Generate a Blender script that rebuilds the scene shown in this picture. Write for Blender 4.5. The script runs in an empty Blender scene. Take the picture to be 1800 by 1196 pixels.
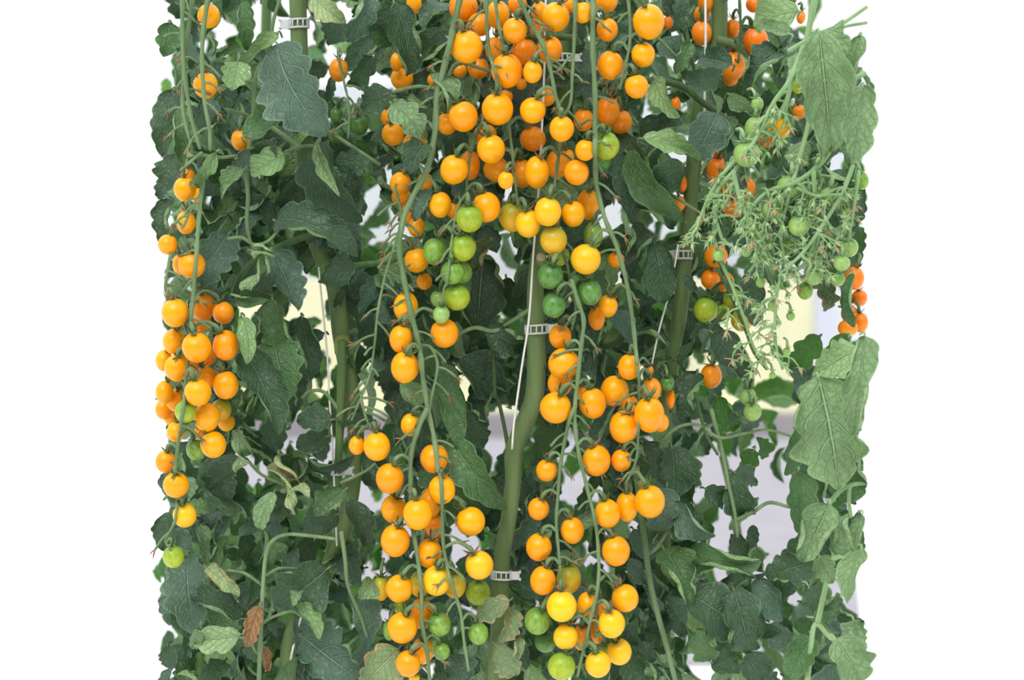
import bpy, math, random
import numpy as np
from mathutils import Vector, noise

rnd = random.Random(11)
sc = bpy.context.scene
COL = sc.collection
PI = math.pi

# ------------------------------------------------------------------ camera
LENS, D, ZC, PITCH = 80.0, 2.2, 0.95, math.radians(1.8)
FPX = 1800 * LENS / 36.0
CAM = np.array([0.0, -D, ZC])
FW = np.array([0, math.cos(PITCH), -math.sin(PITCH)])
UP = np.array([0, math.sin(PITCH), math.cos(PITCH)])
RT = np.array([1.0, 0, 0])
cd = bpy.data.cameras.new('camera'); cam = bpy.data.objects.new('camera', cd); COL.objects.link(cam)
cam.location = CAM; cam.rotation_euler = (PI / 2 - PITCH, 0, 0)
cd.lens = LENS; cd.sensor_width = 36; cd.clip_end = 300
cd.dof.use_dof = True; cd.dof.focus_distance = D - 0.005; cd.dof.aperture_fstop = 6.3
sc.camera = cam


def at(px, py, Y=0.0):
    d = FW * FPX + RT * (px - 900) - UP * (py - 598)
    return CAM + d * ((Y + D) / d[1])


def proj(p):
    v = np.asarray(p) - CAM
    z = v @ FW
    return 900 + FPX * (v @ RT) / z, 598 - FPX * (v @ UP) / z


def mpp(Y):                                       # metres per photo pixel at depth Y
    return (D + Y) / FPX


# ------------------------------------------------------------------ materials
def srgb(r, g, b):
    return tuple(((c / 255) / 12.92 if c / 255 <= 0.04045 else ((c / 255 + 0.055) / 1.055) ** 2.4) for c in (r, g, b)) + (1,)


class NT:
    def __init__(s, name):
        s.m = bpy.data.materials.new(name); s.m.use_nodes = True
        s.t = s.m.node_tree; s.t.nodes.clear()
        s.out = s.n('ShaderNodeOutputMaterial')

    def n(s, t, **kw):
        x = s.t.nodes.new(t)
        for k, v in kw.items(): setattr(x, k, v)
        return x

    def put(s, sock, v):
        if isinstance(v, bpy.types.NodeSocket): s.t.links.new(v, sock)
        elif v is not None: sock.default_value = v

    def math(s, op, a, b=None, c=None, clamp=False):
        x = s.n('ShaderNodeMath', operation=op, use_clamp=clamp)
        s.put(x.inputs[0], a)
        if b is not None: s.put(x.inputs[1], b)
        if c is not None: s.put(x.inputs[2], c)
        return x.outputs[0]

    def mix(s, f, a, b, mode='MIX'):
        x = s.n('ShaderNodeMix', data_type='RGBA', blend_type=mode)
        s.put(x.inputs[0], f); s.put(x.inputs[6], a); s.put(x.inputs[7], b)
        return x.outputs[2]

    def ss(s, v, a, b, x0=0.0, x1=1.0):
        x = s.n('ShaderNodeMapRange', interpolation_type='SMOOTHSTEP')
        s.put(x.inputs[0], v); x.inputs[1].default_value = a; x.inputs[2].default_value = b
        x.inputs[3].default_value = x0; x.inputs[4].default_value = x1
        return x.outputs[0]

    def noise(s, scale, detail=3, vec=None, rough=0.5):
        x = s.n('ShaderNodeTexNoise'); x.inputs['Scale'].default_value = scale
        x.inputs['Detail'].default_value = detail; x.inputs['Roughness'].default_value = rough
        if vec is not None: s.put(x.inputs['Vector'], vec)
        return x.outputs[0]

    def bsdf(s, **kw):
        p = s.n('ShaderNodeBsdfPrincipled')
        for k, v in kw.items(): s.put(p.inputs[k.replace('_', ' ')], v)
        return p

    def done(s, shader):
        s.t.links.new(shader, s.out.inputs[0]); return s.m


def leaf_mat(name, top, under, vein, trans=0.10, rough=0.46, blotch=None, blotch_at=0.6, bump=0.5, dry=None):
    k = NT(name)
    uv = k.n('ShaderNodeUVMap').outputs[0]
    sp = k.n('ShaderNodeSeparateXYZ'); k.put(sp.inputs[0], uv)
    u, v = sp.outputs[0], sp.outputs[1]
    s = k.math('ABSOLUTE', k.math('SUBTRACT', k.math('MULTIPLY', u, 2.0), 1.0))
    geo = k.n('ShaderNodeNewGeometry')
    pos = geo.outputs['Position']
    isl = geo.outputs['Random Per Island']
    mid = k.ss(s, 0.015, 0.07, 1, 0)
    wob = k.math('MULTIPLY', k.noise(28, 2, pos), 0.22)
    ph = k.math('FRACT', k.math('ADD', k.math('MULTIPLY', k.math('SUBTRACT', v, k.math('MULTIPLY', s, 0.26)), 6.5), wob))
    lat = k.ss(k.math('ABSOLUTE', k.math('SUBTRACT', ph, 0.5)), 0.03, 0.11, 1, 0)
    lat = k.math('MULTIPLY', lat, k.ss(s, 0.55, 1.0, 1, 0.15))
    # the small net of veins between them
    vo = k.n('ShaderNodeTexVoronoi', feature='DISTANCE_TO_EDGE'); vo.inputs['Scale'].default_value = 150
    k.put(vo.inputs['Vector'], pos)
    net = k.ss(vo.outputs[0], 0.0, 0.14, 1, 0)
    veins = k.math('MAXIMUM', k.math('MAXIMUM', mid, k.math('MULTIPLY', lat, 0.75)), k.math('MULTIPLY', net, 0.22))
    n1 = k.noise(34, 4, pos, 0.6)
    base = k.mix(k.ss(n1, 0.3, 0.72), tuple(c * 0.8 for c in top[:3]) + (1,), tuple(min(1, c * 1.22) for c in top[:3]) + (1,))
    if blotch:
        base = k.mix(k.ss(k.noise(22, 5, pos, 0.65), blotch_at, blotch_at + 0.1), base, blotch)
    hs = k.n('ShaderNodeHueSaturation')
    k.put(hs.inputs['Hue'], k.math('ADD', 0.478, k.math('MULTIPLY', isl, 0.038)))
    k.put(hs.inputs['Value'], k.math('ADD', 0.68, k.math('MULTIPLY', k.math('FRACT', k.math('MULTIPLY', isl, 7.31)), 0.66)))
    k.put(hs.inputs['Color'], base)
    topc = k.mix(k.math('MULTIPLY', veins, 0.6), hs.outputs[0], vein)
    und = k.mix(k.ss(n1, 0.3, 0.7), under, tuple(c * 1.25 for c in under[:3]) + (1,))
    und = k.mix(k.math('MULTIPLY', veins, 0.5), und, tuple(min(1, c * 1.5) for c in under[:3]) + (1,))
    col = k.mix(geo.outputs['Backfacing'], topc, und)
    edge = k.ss(s, 0.84, 1.0)                                   # the pale, slightly dried rim
    col = k.mix(k.math('MULTIPLY', edge, 0.5), col, vein)
    if dry:
        col = k.mix(k.math('MULTIPLY', k.ss(k.math('ADD', s, k.math('MULTIPLY', n1, 0.5)), 0.95, 1.25), 0.9), col, dry)
    h = k.math('SUBTRACT', k.math('MULTIPLY', k.noise(60, 3, pos), 0.8), k.math('MULTIPLY', veins, 0.6))
    b = k.n('ShaderNodeBump'); b.inputs['Strength'].default_value = min(1, bump * 1.6); b.inputs['Distance'].default_value = 0.006
    k.put(b.inputs['Height'], h)
    p = k.bsdf(Base_Color=col, Roughness=rough, Normal=b.outputs[0], Sheen_Weight=0.0)
    p.inputs['Specular IOR Level'].default_value = 0.5
    tr = k.n('ShaderNodeBsdfTranslucent')
    k.put(tr.inputs[0], k.mix(0.55, col, (0.10, 0.30, 0.03, 1)))
    mx = k.n('ShaderNodeMixShader'); mx.inputs[0].default_value = trans
    k.t.links.new(p.outputs[0], mx.inputs[1]); k.t.links.new(tr.outputs[0], mx.inputs[2])
    return k.done(mx.outputs[0])


def stem_mat(name, c1, c2, rough=0.6, scale=90, sheen=0.3):
    k = NT(name)
    pos = k.n('ShaderNodeNewGeometry').outputs['Position']
    mp = k.n('ShaderNodeMapping'); k.put(mp.inputs[0], pos); mp.inputs['Scale'].default_value = (1, 1, 0.12)
    a = k.noise(scale, 4, mp.outputs[0], 0.6)
    f = k.noise(scale * 9, 2, pos)
    col = k.mix(k.ss(a, 0.3, 0.7), c1, c2)
    b = k.n('ShaderNodeBump'); b.inputs['Strength'].default_value = 0.35; b.inputs['Distance'].default_value = 0.002
    k.put(b.inputs['Height'], k.math('ADD', a, k.math('MULTIPLY', f, 0.5)))
    p = k.bsdf(Base_Color=col, Roughness=rough, Normal=b.outputs[0], Sheen_Weight=sheen, Sheen_Roughness=0.35)
    p.inputs['Specular IOR Level'].default_value = 0.3
    return k.done(p.outputs[0])


def fruit_mat(name, body, shoulder=None, sh_at=(0.1, 0.45), stripe=None, stripe_amt=0.6, rough=0.27, sss=0.12, blush=None):
    k = NT(name)
    sp = k.n('ShaderNodeSeparateXYZ'); k.put(sp.inputs[0], k.n('ShaderNodeUVMap').outputs[0])
    u, v = sp.outputs[0], sp.outputs[1]
    oi = k.n('ShaderNodeObjectInfo').outputs['Random']
    tc = k.n('ShaderNodeTexCoord').outputs['Object']
    cl = k.noise(45, 3, tc)
    col = k.mix(k.ss(cl, 0.3, 0.75), body, blush or tuple(min(1, c * 1.1) for c in body[:3]) + (1,))
    hs = k.n('ShaderNodeHueSaturation')
    k.put(hs.inputs['Hue'], k.math('ADD', 0.492, k.math('MULTIPLY', oi, 0.016)))
    k.put(hs.inputs['Value'], k.math('ADD', 0.93, k.math('MULTIPLY', k.math('FRACT', k.math('MULTIPLY', oi, 5.7)), 0.12)))
    k.put(hs.inputs['Color'], col); col = hs.outputs[0]
    if shoulder:
        w = k.math('ADD', v, k.math('MULTIPLY', k.math('SUBTRACT', cl, 0.5), 0.3))
        col = k.mix(k.ss(w, sh_at[0], sh_at[1], 1, 0), col, shoulder)
    if stripe:
        cx = k.n('ShaderNodeCombineXYZ')
        k.put(cx.inputs[0], k.math('MULTIPLY', k.math('SINE', k.math('MULTIPLY', u, 2 * PI)), 7))
        k.put(cx.inputs[1], k.math('MULTIPLY', k.math('COSINE', k.math('MULTIPLY', u, 2 * PI)), 7))
        k.put(cx.inputs[2], k.math('MULTIPLY', v, 4.5))
        st = k.ss(k.noise(1.0, 4, cx.outputs[0], 0.6), 0.45, 0.62)
        fade = k.ss(v, 0.05, 0.35)
        col = k.mix(k.math('MULTIPLY', k.math('MULTIPLY', st, fade), stripe_amt), col, stripe)
    # the tiny brown blossom scar at the foot
    col = k.mix(k.ss(v, 0.985, 0.995), col, srgb(110, 80, 40))
    b = k.n('ShaderNodeBump'); b.inputs['Strength'].default_value = 0.04; b.inputs['Distance'].default_value = 0.002
    k.put(b.inputs['Height'], k.noise(300, 2, tc))
    p = k.bsdf(Base_Color=col, Roughness=rough, Normal=b.outputs[0], Subsurface_Weight=sss, Subsurface_Scale=0.006)
    p.inputs['Subsurface Radius'].default_value = (1, 0.5, 0.15)
    p.inputs['Specular IOR Level'].default_value = 0.42
    return k.done(p.outputs[0])


def plain(name, c, rough=0.6, trans=0.0, nscale=8, amt=0.15, bump=0.0):
    k = NT(name)
    pos = k.n('ShaderNodeNewGeometry').outputs['Position']
    a = k.noise(nscale, 5, pos)
    col = k.mix(a, tuple(x * (1 - amt) for x in c[:3]) + (1,), tuple(min(1, x * (1 + amt)) for x in c[:3]) + (1,))
    p = k.bsdf(Base_Color=col, Roughness=rough, Transmission_Weight=trans)
    if bump:
        b = k.n('ShaderNodeBump'); b.inputs['Strength'].default_value = bump; k.put(b.inputs['Height'], a)
        k.put(p.inputs['Normal'], b.outputs[0])
    return k.done(p.outputs[0])


M = {
    # leaves
    'd': leaf_mat('leaf_dark', srgb(61, 90, 63), srgb(118, 150, 100), srgb(102, 134, 102)),
    'b': leaf_mat('leaf_blue_green', srgb(78, 109, 88), srgb(124, 154, 112), srgb(122, 150, 130)),
    'm': leaf_mat('leaf_mid_green', srgb(78, 117, 69), srgb(126, 158, 104), srgb(120, 154, 104)),
    'g': leaf_mat('leaf_bright_green', srgb(62, 112, 44), srgb(104, 150, 74), srgb(108, 152, 82), trans=0.3),
    'p': leaf_mat('leaf_pale', srgb(130, 164, 112), srgb(138, 166, 118), srgb(160, 190, 146), trans=0.12, rough=0.6, bump=0.8),
    'y': leaf_mat('leaf_mottled', srgb(128, 156, 108), srgb(150, 172, 120), srgb(176, 190, 140), blotch=srgb(172, 150, 112), blotch_at=0.55, dry=srgb(176, 150, 112)),
    'n': leaf_mat('leaf_dry_brown', srgb(158, 118, 78), srgb(172, 132, 92), srgb(118, 84, 58), trans=0.1, rough=0.8),
    'r': leaf_mat('leaf_brown_rimmed', srgb(76, 100, 62), srgb(126, 140, 96), srgb(120, 140, 96), blotch=srgb(128, 86, 54), blotch_at=0.54, dry=srgb(140, 100, 66)),
    # stems
    'stem': stem_mat('stem_green', srgb(86, 108, 64), srgb(108, 130, 82), scale=60, sheen=.12),
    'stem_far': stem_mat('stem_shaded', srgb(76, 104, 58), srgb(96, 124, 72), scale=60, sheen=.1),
    'stalk': stem_mat('stalk_green', srgb(90, 116, 76), srgb(120, 144, 102), sheen=.15),
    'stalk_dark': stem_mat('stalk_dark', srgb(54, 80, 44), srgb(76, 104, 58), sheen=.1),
    'stalk_pale': stem_mat('stalk_pale', srgb(126, 162, 108), srgb(152, 184, 132), sheen=0.3),
    'calyx': stem_mat('calyx_green', srgb(76, 98, 56), srgb(108, 126, 76), sheen=.1),
    'calyx_dry': stem_mat('calyx_dry', srgb(104, 88, 58), srgb(158, 122, 92), sheen=.1),
    'bud': stem_mat('bud_pale', srgb(150, 184, 120), srgb(186, 206, 150)),
    'petal_dry': stem_mat('petal_dry', srgb(176, 138, 108), srgb(206, 176, 140)),
    'joint': stem_mat('joint_pale', srgb(140, 150, 80), srgb(112, 132, 78)),
    'cut': plain('cut_wood', srgb(176, 164, 124), 0.8, nscale=250, amt=0.3),
    'clip': plain('white_plastic', srgb(226, 230, 232), 0.35, trans=0.25),
    'string': plain('white_twine', srgb(225, 225, 222), 0.7, nscale=600, amt=0.2),
    # tomatoes
    'O': fruit_mat('tomato_orange', srgb(255, 170, 6), blush=srgb(255, 163, 5), shoulder=srgb(255, 180, 20), sh_at=(0.0, 0.3)),
    'D': fruit_mat('tomato_deep_orange', srgb(250, 150, 10), blush=srgb(252, 156, 12)),
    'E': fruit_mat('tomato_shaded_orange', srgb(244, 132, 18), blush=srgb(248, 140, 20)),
    'Y': fruit_mat('tomato_golden', srgb(252, 188, 26), shoulder=srgb(226, 190, 40), sh_at=(0.0, 0.4)),
    'T': fruit_mat('tomato_turning', srgb(226, 178, 34), shoulder=srgb(156, 164, 50), sh_at=(0.1, 0.75)),
    'L': fruit_mat('tomato_lime', srgb(176, 186, 44), shoulder=srgb(128, 166, 52), sh_at=(0.1, 0.7), stripe=srgb(120, 160, 50)),
    'G': fruit_mat('tomato_green', srgb(138, 172, 70), shoulder=srgb(92, 142, 56), sh_at=(0.05, 0.5), stripe=srgb(84, 136, 54), stripe_amt=0.7),
    'K': fruit_mat('tomato_dark_green', srgb(104, 146, 70), shoulder=srgb(62, 112, 52), sh_at=(0.05, 0.6), stripe=srgb(60, 108, 50), stripe_amt=0.75),
    'P': fruit_mat('tomato_pale_green', srgb(150, 184, 104), shoulder=srgb(130, 172, 92), stripe=srgb(112, 160, 84), stripe_amt=0.5),
}
COLNAME = {'O': 'orange', 'D': 'deep orange', 'Y': 'golden yellow', 'T': 'yellow-olive', 'L': 'lime green', 'G': 'green', 'K': 'dark green', 'P': 'pale green'}


# ------------------------------------------------------------------ mesh builder
class MB:
    def __init__(s):
        s.v, s.f, s.uv, s.mi, s.nv = [], [], [], [], 0

    def add(s, verts, faces, uvs=None, mi=0):
        """verts (n,3); faces list of index tuples; uvs (n,2) per vertex."""
        s.v.append(np.asarray(verts, float))
        o = s.nv
        s.f.extend([tuple(i + o for i in f) for f in faces])
        s.uv.append(np.asarray(uvs, float) if uvs is not None else np.zeros((len(verts), 2)))
        s.mi.extend([mi] * len(faces))
        s.nv += len(verts)

    def build(s, name, mats, parent=None, origin=None, smooth=True):
        me = bpy.data.meshes.new(name)
        V = np.concatenate(s.v)
        og = np.zeros(3) if origin is None else np.asarray(origin, float)
        pw = np.zeros(3)
        if parent is not None:
            p = parent
            while p is not None:
                pw = pw + np.array(p.location); p = p.parent
        if origin is None and parent is not None: og = pw
        me.from_pydata((V - og).tolist(), [], s.f)
        if not isinstance(mats, (list, tuple)): mats = [mats]
        for m in mats: me.materials.append(m)
        if len(mats) > 1: me.polygons.foreach_set('material_index', s.mi)
        if smooth: me.polygons.foreach_set('use_smooth', [True] * len(me.polygons))
        UVv = np.concatenate(s.uv)
        li = np.empty(len(me.loops), dtype=np.int32); me.loops.foreach_get('vertex_index', li)
        l = me.uv_layers.new(name='UVMap'); l.data.foreach_set('uv', UVv[li].ravel())
        me.update()
        ob = bpy.data.objects.new(name, me); COL.objects.link(ob)
        ob.parent = parent; ob.location = og - pw
        return ob

    # swept tube through points with radii
    def tube(s, pts, rad, ns=7, mi=0, sub=4, cap=True, ridge=0.0, nub=0):
        P = np.asarray(pts, float); n = len(P)
        R = np.full(n, rad) if np.isscalar(rad) else np.asarray(rad, float)
        if sub > 1 and n > 2:
            Q = np.vstack([2 * P[0] - P[1], P, 2 * P[-1] - P[-2]]); out, ro = [], []
            for i in range(n - 1):
                p0, p1, p2, p3 = Q[i], Q[i + 1], Q[i + 2], Q[i + 3]
                for j in range(sub):
                    t = j / sub
                    out.append(0.5 * (2 * p1 + (p2 - p0) * t + (2 * p0 - 5 * p1 + 4 * p2 - p3) * t * t + (3 * p1 - p0 - 3 * p2 + p3) * t ** 3))
                    ro.append(R[i] * (1 - t) + R[i + 1] * t)
            out.append(P[-1]); ro.append(R[-1]); P, R = np.array(out), np.array(ro); n = len(P)
        T = np.gradient(P, axis=0); T /= np.linalg.norm(T, axis=1)[:, None] + 1e-12
        a = np.array([0, 1.0, 0.001]) if abs(T[0][1]) < 0.9 else np.array([1.0, 0, 0])
        V, U = [], []
        N = np.cross(T[0], a); N /= np.linalg.norm(N)
        ang = np.arange(ns) * 2 * PI / ns
        for i in range(n):
            N = N - T[i] * (N @ T[i]); N /= np.linalg.norm(N) + 1e-12
            B = np.cross(T[i], N)
            rr = R[i] * (1 + ridge * np.cos(ang * 5 + i * 0.05))
            V.append(P[i] + (np.cos(ang) * rr)[:, None] * N + (np.sin(ang) * rr)[:, None] * B)
            U.append(np.stack([ang / (2 * PI), np.full(ns, i / max(1, n - 1))], 1))
        F = []
        for i in range(n - 1):
            for j in range(ns):
                k = (j + 1) % ns
                F.append((i * ns + j, i * ns + k, (i + 1) * ns + k, (i + 1) * ns + j))
        V = list(np.concatenate(V)); U = list(np.concatenate(U))
        if cap:
            V += [P[0] - T[0] * R[0] * 0.4, P[-1] + T[-1] * R[-1] * 0.4]; U += [np.zeros(2), np.ones(2)]
            c0, c1 = n * ns, n * ns + 1
            for j in range(ns):
                k = (j + 1) % ns
                F.append((c0, k, j)); F.append((c1, (n - 1) * ns + j, (n - 1) * ns + k))
        s.add(np.array(V), F, np.array(U), mi)
        return P

    def leaf(s, base, tip, width, roll=0.0, pitch=0.0, arch=0.12, fold=0.25, curl=0.3, lobes=4, lobe=0.16, wave=0.5, twist=0.0,
             nt=18, ns=8, under=False, seed=0, mi=0, tipcurl=0.0, asym=0.0):
        """A leaflet with a lobed rim, folded along its midrib, rolled at its rims, arched and twisted along its length."""
        r = random.Random(seed); cu_hi = curl > 0.7
        base, tip = np.asarray(base, float), np.asarray(tip, float)
        ax = tip - base; L = np.linalg.norm(ax); ax /= L
        n0 = CAM - 0.5 * (base + tip); n0 -= ax * (n0 @ ax); n0 /= np.linalg.norm(n0)
        sd = np.cross(ax, n0)
        c, q = math.cos(roll), math.sin(roll)
        nn = n0 * c + sd * q; sd = np.cross(ax, nn)
        t = np.linspace(0, 1, nt + 1)
        prof = np.sin(PI * np.clip(t, 0, 1) ** 0.72) ** 0.62
        prof = prof * (1 - 0.25 * t ** 3)
        prof[0] = 0.04; prof[-1] = 0.015
        ss_ = np.linspace(-1, 1, 2 * ns + 1) if False else np.linspace(-1, 1, ns + 1)
        ph = [r.uniform(0, 6.28) for _ in range(8)]
        V, U = np.zeros((nt + 1, ns + 1, 3)), np.zeros((nt + 1, ns + 1, 2))
        tc = tipcurl * t ** 2.2 * 1.0
        # midrib in the (axis, normal) plane
        dt = L / nt
        ang = arch * 4 * (0.5 - t) - tc
        ma = np.concatenate([[0], np.cumsum(np.cos(0.5 * (ang[1:] + ang[:-1])) * dt)])
        mn = np.concatenate([[0], np.cumsum(np.sin(0.5 * (ang[1:] + ang[:-1])) * dt)])
        if tipcurl == 0: mn = mn - t * mn[-1]; ma = ma * (L / ma[-1])
        for side in (-1, 1):
            lw = 1 + lobe * (1 - np.abs(((t * lobes + ph[0 if side < 0 else 1] / 6.28) % 1) * 2 - 1) ** 1.9 * 2) * np.sin(PI * t) ** 0.5
            lw = lw * (1 + side * asym)
            w = 0.5 * width * prof * lw
            cu = curl * (1 + 0.7 * np.sin(t * 5 + ph[2 + (side > 0)])) * (0.35 + 0.65 * np.sin(PI * t))
            wv = wave * 0.09 * width * np.sin(t * (7 + 4 * r.random()) + ph[4 + (side > 0)])
            idx = [i for i in range(ns + 1) if (ss_[i] <= 0 if side < 0 else ss_[i] >= 0)]
            hs = sorted(idx, key=lambda i: abs(ss_[i]))
            x = np.zeros(nt + 1); z = np.zeros(nt + 1); ps = 0.0
            for i in hs:
                a = abs(ss_[i]); d_ = a - ps
                th = fold + cu * a ** (3.2 if cu_hi else 2.2)
                x = x + np.cos(th) * d_ * w; z = z + np.sin(th) * d_ * w; ps = a
                tw = twist * (t - 0.3)
                X = side * x; Z = z + wv * a ** 1.6
                Xr = X * np.cos(tw) - Z * np.sin(tw); Zr = X * np.sin(tw) + Z * np.cos(tw)
                V[:, i] = base + ma[:, None] * ax + Xr[:, None] * sd + (mn + Zr)[:, None] * nn
                # lobes sweep forward
                V[:, i] += (0.10 * width * a * np.sin(PI * t))[:, None] * ax
                U[:, i, 0] = 0.5 + 0.5 * ss_[i]; U[:, i, 1] = t
        F = []
        m_ = ns + 1
        for i in range(nt):
            for j in range(ns):
                f = (i * m_ + j, i * m_ + j + 1, (i + 1) * m_ + j + 1, (i + 1) * m_ + j)
                F.append(f[::-1] if under else f)
        s.add(V.reshape(-1, 3), F, U.reshape(-1, 2), mi)


def tag(o, label=None, cat=None, group=None, kind=None):
    if label: o['label'] = label
    if cat: o['category'] = cat
    if group: o['group'] = group
    if kind: o['kind'] = kind
    return o


def empty(name, loc):
    o = bpy.data.objects.new(name, None); COL.objects.link(o)
    o.location = loc; o.empty_display_size = 0.05
    return o


# ------------------------------------------------------------------ tomatoes read off the photograph: x, y, rx, ry, colour, cluster, depth (cm), label note
TOM = []


def T(cl, rows):
    for r in rows:
        x, y, rx, ry, c, dp = r
        TOM.append(dict(x=x, y=y, rx=rx, ry=ry, c=c, cl=cl, Y=dp / 100.0))


T('a', [(367, 28, 20, 22, 'O', 0), (362, 150, 22, 23, 'O', 1), (423, 246, 17, 19, 'O', 4)])
T('b', [(325, 332, 20, 22, 'O', 0), (345, 342, 13, 15, 'O', 4), (330, 308, 12, 12, 'O', 6), (327, 391, 17, 21, 'O', 1), (295, 430, 17, 18, 'O', 0), (337, 466, 24, 24, 'O', 0), (317, 465, 14, 19, 'O', 3)])
T('c', [(308, 550, 24, 26, 'O', -1), (356, 540, 23, 24, 'D', 4), (353, 566, 18, 18, 'D', 6), (393, 550, 19, 20, 'D', 2), (306, 601, 20, 23, 'O', 1.5), (345, 611, 26, 27, 'O', -2),
        (397, 607, 23, 27, 'D', 0), (363, 624, 18, 20, 'D', 4), (288, 634, 15, 19, 'O', 3), (311, 647, 22, 24, 'O', 0), (336, 648, 14, 17, 'D', 5), (361, 664, 20, 20, 'O', 1),
        (397, 677, 23, 25, 'O', 0.5), (348, 690, 24, 24, 'O', -2.5), (289, 690, 16, 21, 'O', 2), (309, 704, 18, 20, 'O', 3), (288, 720, 15, 18, 'O', 5), (326, 724, 19, 20, 'L', -2),
        (363, 734, 23, 26, 'O', 0), (389, 721, 18, 20, 'T', 3), (398, 743, 15, 16, 'O', 5), (309, 759, 16, 18, 'O', 1), (349, 762, 10, 10, 'O', 5), (375, 782, 23, 24, 'O', 0),
        (344, 791, 17, 19, 'G', 2), (300, 735, 12, 13, 'O', 7)])
T('d', [(291, 812, 18, 20, 'O', 0), (309, 853, 23, 23, 'O', -1), (325, 906, 21, 22, 'Y', 0), (305, 979, 19, 20, 'L', 0)])
T('e', [(595, 123, 17, 21, 'D', 10), (592, 203, 12, 16, 'K', 13), (631, 220, 17, 18, 'K', 12), (590, 238, 13, 14, 'K', 13)])
T('f', [(697, 109, 11, 17, 'O', 8), (707, 138, 20, 20, 'D', 10), (761, 141, 10, 12, 'D', 10), (686, 207, 17, 18, 'O', 9), (691, 236, 20, 20, 'O', 7), (729, 254, 22, 22, 'O', 3),
        (704, 323, 19, 21, 'O', 3), (748, 320, 14, 16, 'O', 6), (706, 346, 18, 16, 'D', 8), (718, 377, 17, 18, 'O', 5), (732, 399, 15, 18, 'O', 3)])
T('g', [(732, 4, 18, 20, 'O', 8), (814, 12, 26, 26, 'D', 7), (843, 43, 21, 21, 'D', 6), (820, 82, 29, 29, 'O', -1), (875, 26, 21, 25, 'O', 2), (905, 54, 22, 23, 'O', -1), (891, 124, 28, 30, 'O', -1),
        (936, 126, 17, 20, 'O', -2), (948, 20, 15, 18, 'D', 5), (977, 30, 25, 26, 'O', 1), (948, 50, 17, 19, 'D', 6), (1003, 8, 13, 14, 'D', 6), (967, 87, 22, 24, 'O', 1),
        (921, 90, 23, 24, 'D', 5), (871, 86, 19, 22, 'D', 5), (841, 120, 19, 19, 'D', 6), (808, 124, 13, 13, 'D', 8), (916, 147, 10, 11, 'D', 6), (910, 8, 17, 18, 'D', 5)])
T('s', [(1024, 22, 17, 19, 'O', -1), (1067, 52, 19, 21, 'O', 1), (1065, 2, 21, 20, 'O', 2), (1073, 115, 23, 26, 'O', 1), (1140, 38, 28, 31, 'O', -1), (1131, 96, 21, 22, 'O', 0), (1119, 152, 21, 21, 'O', -1)])
T('h', [(960, 169, 17, 18, 'O', 5), (875, 191, 28, 29, 'O', -1), (937, 194, 23, 23, 'O', -1), (814, 205, 26, 27, 'O', -1), (786, 217, 18, 20, 'O', 2), (889, 170, 13, 12, 'D', 6),
        (987, 226, 22, 23, 'O', -2), (1026, 211, 18, 20, 'D', 6), (937, 244, 23, 22, 'D', 4), (853, 236, 20, 18, 'O', 3), (863, 262, 25, 26, 'O', -1), (1029, 264, 18, 19, 'O', -2),
        (798, 298, 25, 26, 'O', -1), (826, 290, 18, 27, 'D', 4), (873, 298, 23, 22, 'O', 3), (889, 317, 14, 16, 'O', -3), (918, 305, 20, 25, 'D', 4), (944, 303, 22, 29, 'O', 0),
        (979, 289, 20, 25, 'O', 5), (1013, 303, 22, 23, 'O', -1), (997, 275, 13, 13, 'D', 6)])
T('t', [(1068, 195, 22, 25, 'D', 7), (1091, 214, 20, 21, 'D', 9), (1080, 182, 10, 11, 'D', 9)])
T('i', [(774, 360, 20, 23, 'O', 0), (799, 371, 14, 15, 'O', 4), (855, 364, 25, 27, 'O', 0), (901, 381, 24, 27, 'T', 2), (928, 393, 23, 25, 'Y', -1), (963, 372, 24, 26, 'Y', -2), (1008, 376, 21, 23, 'O', 0),
        (1034, 360, 22, 27, 'O', 3), (1065, 256, 24, 25, 'L', 0), (1061, 286, 14, 15, 'K', 6), (825, 384, 24, 25, 'L', -2)])
T('j', [(764, 442, 21, 24, 'G', 1), (780, 432, 18, 18, 'K', 5), (813, 435, 24, 25, 'L', -1), (795, 479, 21, 21, 'G', -1), (813, 479, 18, 20, 'G', 3), (803, 523, 24, 23, 'L', 0), (770, 525, 14, 15, 'P', 4), (776, 553, 15, 16, 'P', -1)])
T('k', [(973, 422, 24, 25, 'T', -1), (982, 450, 19, 18, 'L', 4), (1043, 413, 17, 24, 'G', 2), (1030, 456, 27, 27, 'Y', -1), (967, 485, 23, 24, 'K', -1), (1037, 514, 21, 23, 'K', 0), (974, 537, 21, 22, 'K', -1)])
T('l', [(732, 458, 22, 22, 'O', 2), (746, 495, 14, 15, 'O', 5), (714, 540, 22, 27, 'O', 1), (781, 586, 25, 26, 'O', 0), (705, 596, 21, 25, 'O', 0), (712, 646, 25, 28, 'O', -1)])
T('m', [(721, 747, 17, 20, 'O', 0), (627, 783, 14, 17, 'O', 0), (663, 785, 24, 26, 'O', -1), (763, 806, 25, 26, 'O', 0), (685, 841, 25, 27, 'O', -1), (692, 895, 22, 25, 'O', 2), (734, 904, 26, 28, 'O', -2),
        (756, 884, 20, 27, 'O', 3), (777, 861, 24, 26, 'O', -1), (763, 927, 18, 24, 'O', 3.5), (827, 917, 26, 26, 'O', 0), (695, 951, 26, 29, 'O', -1), (755, 973, 22, 27, 'O', 0), (842, 994, 25, 26, 'Y', -1)])
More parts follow.
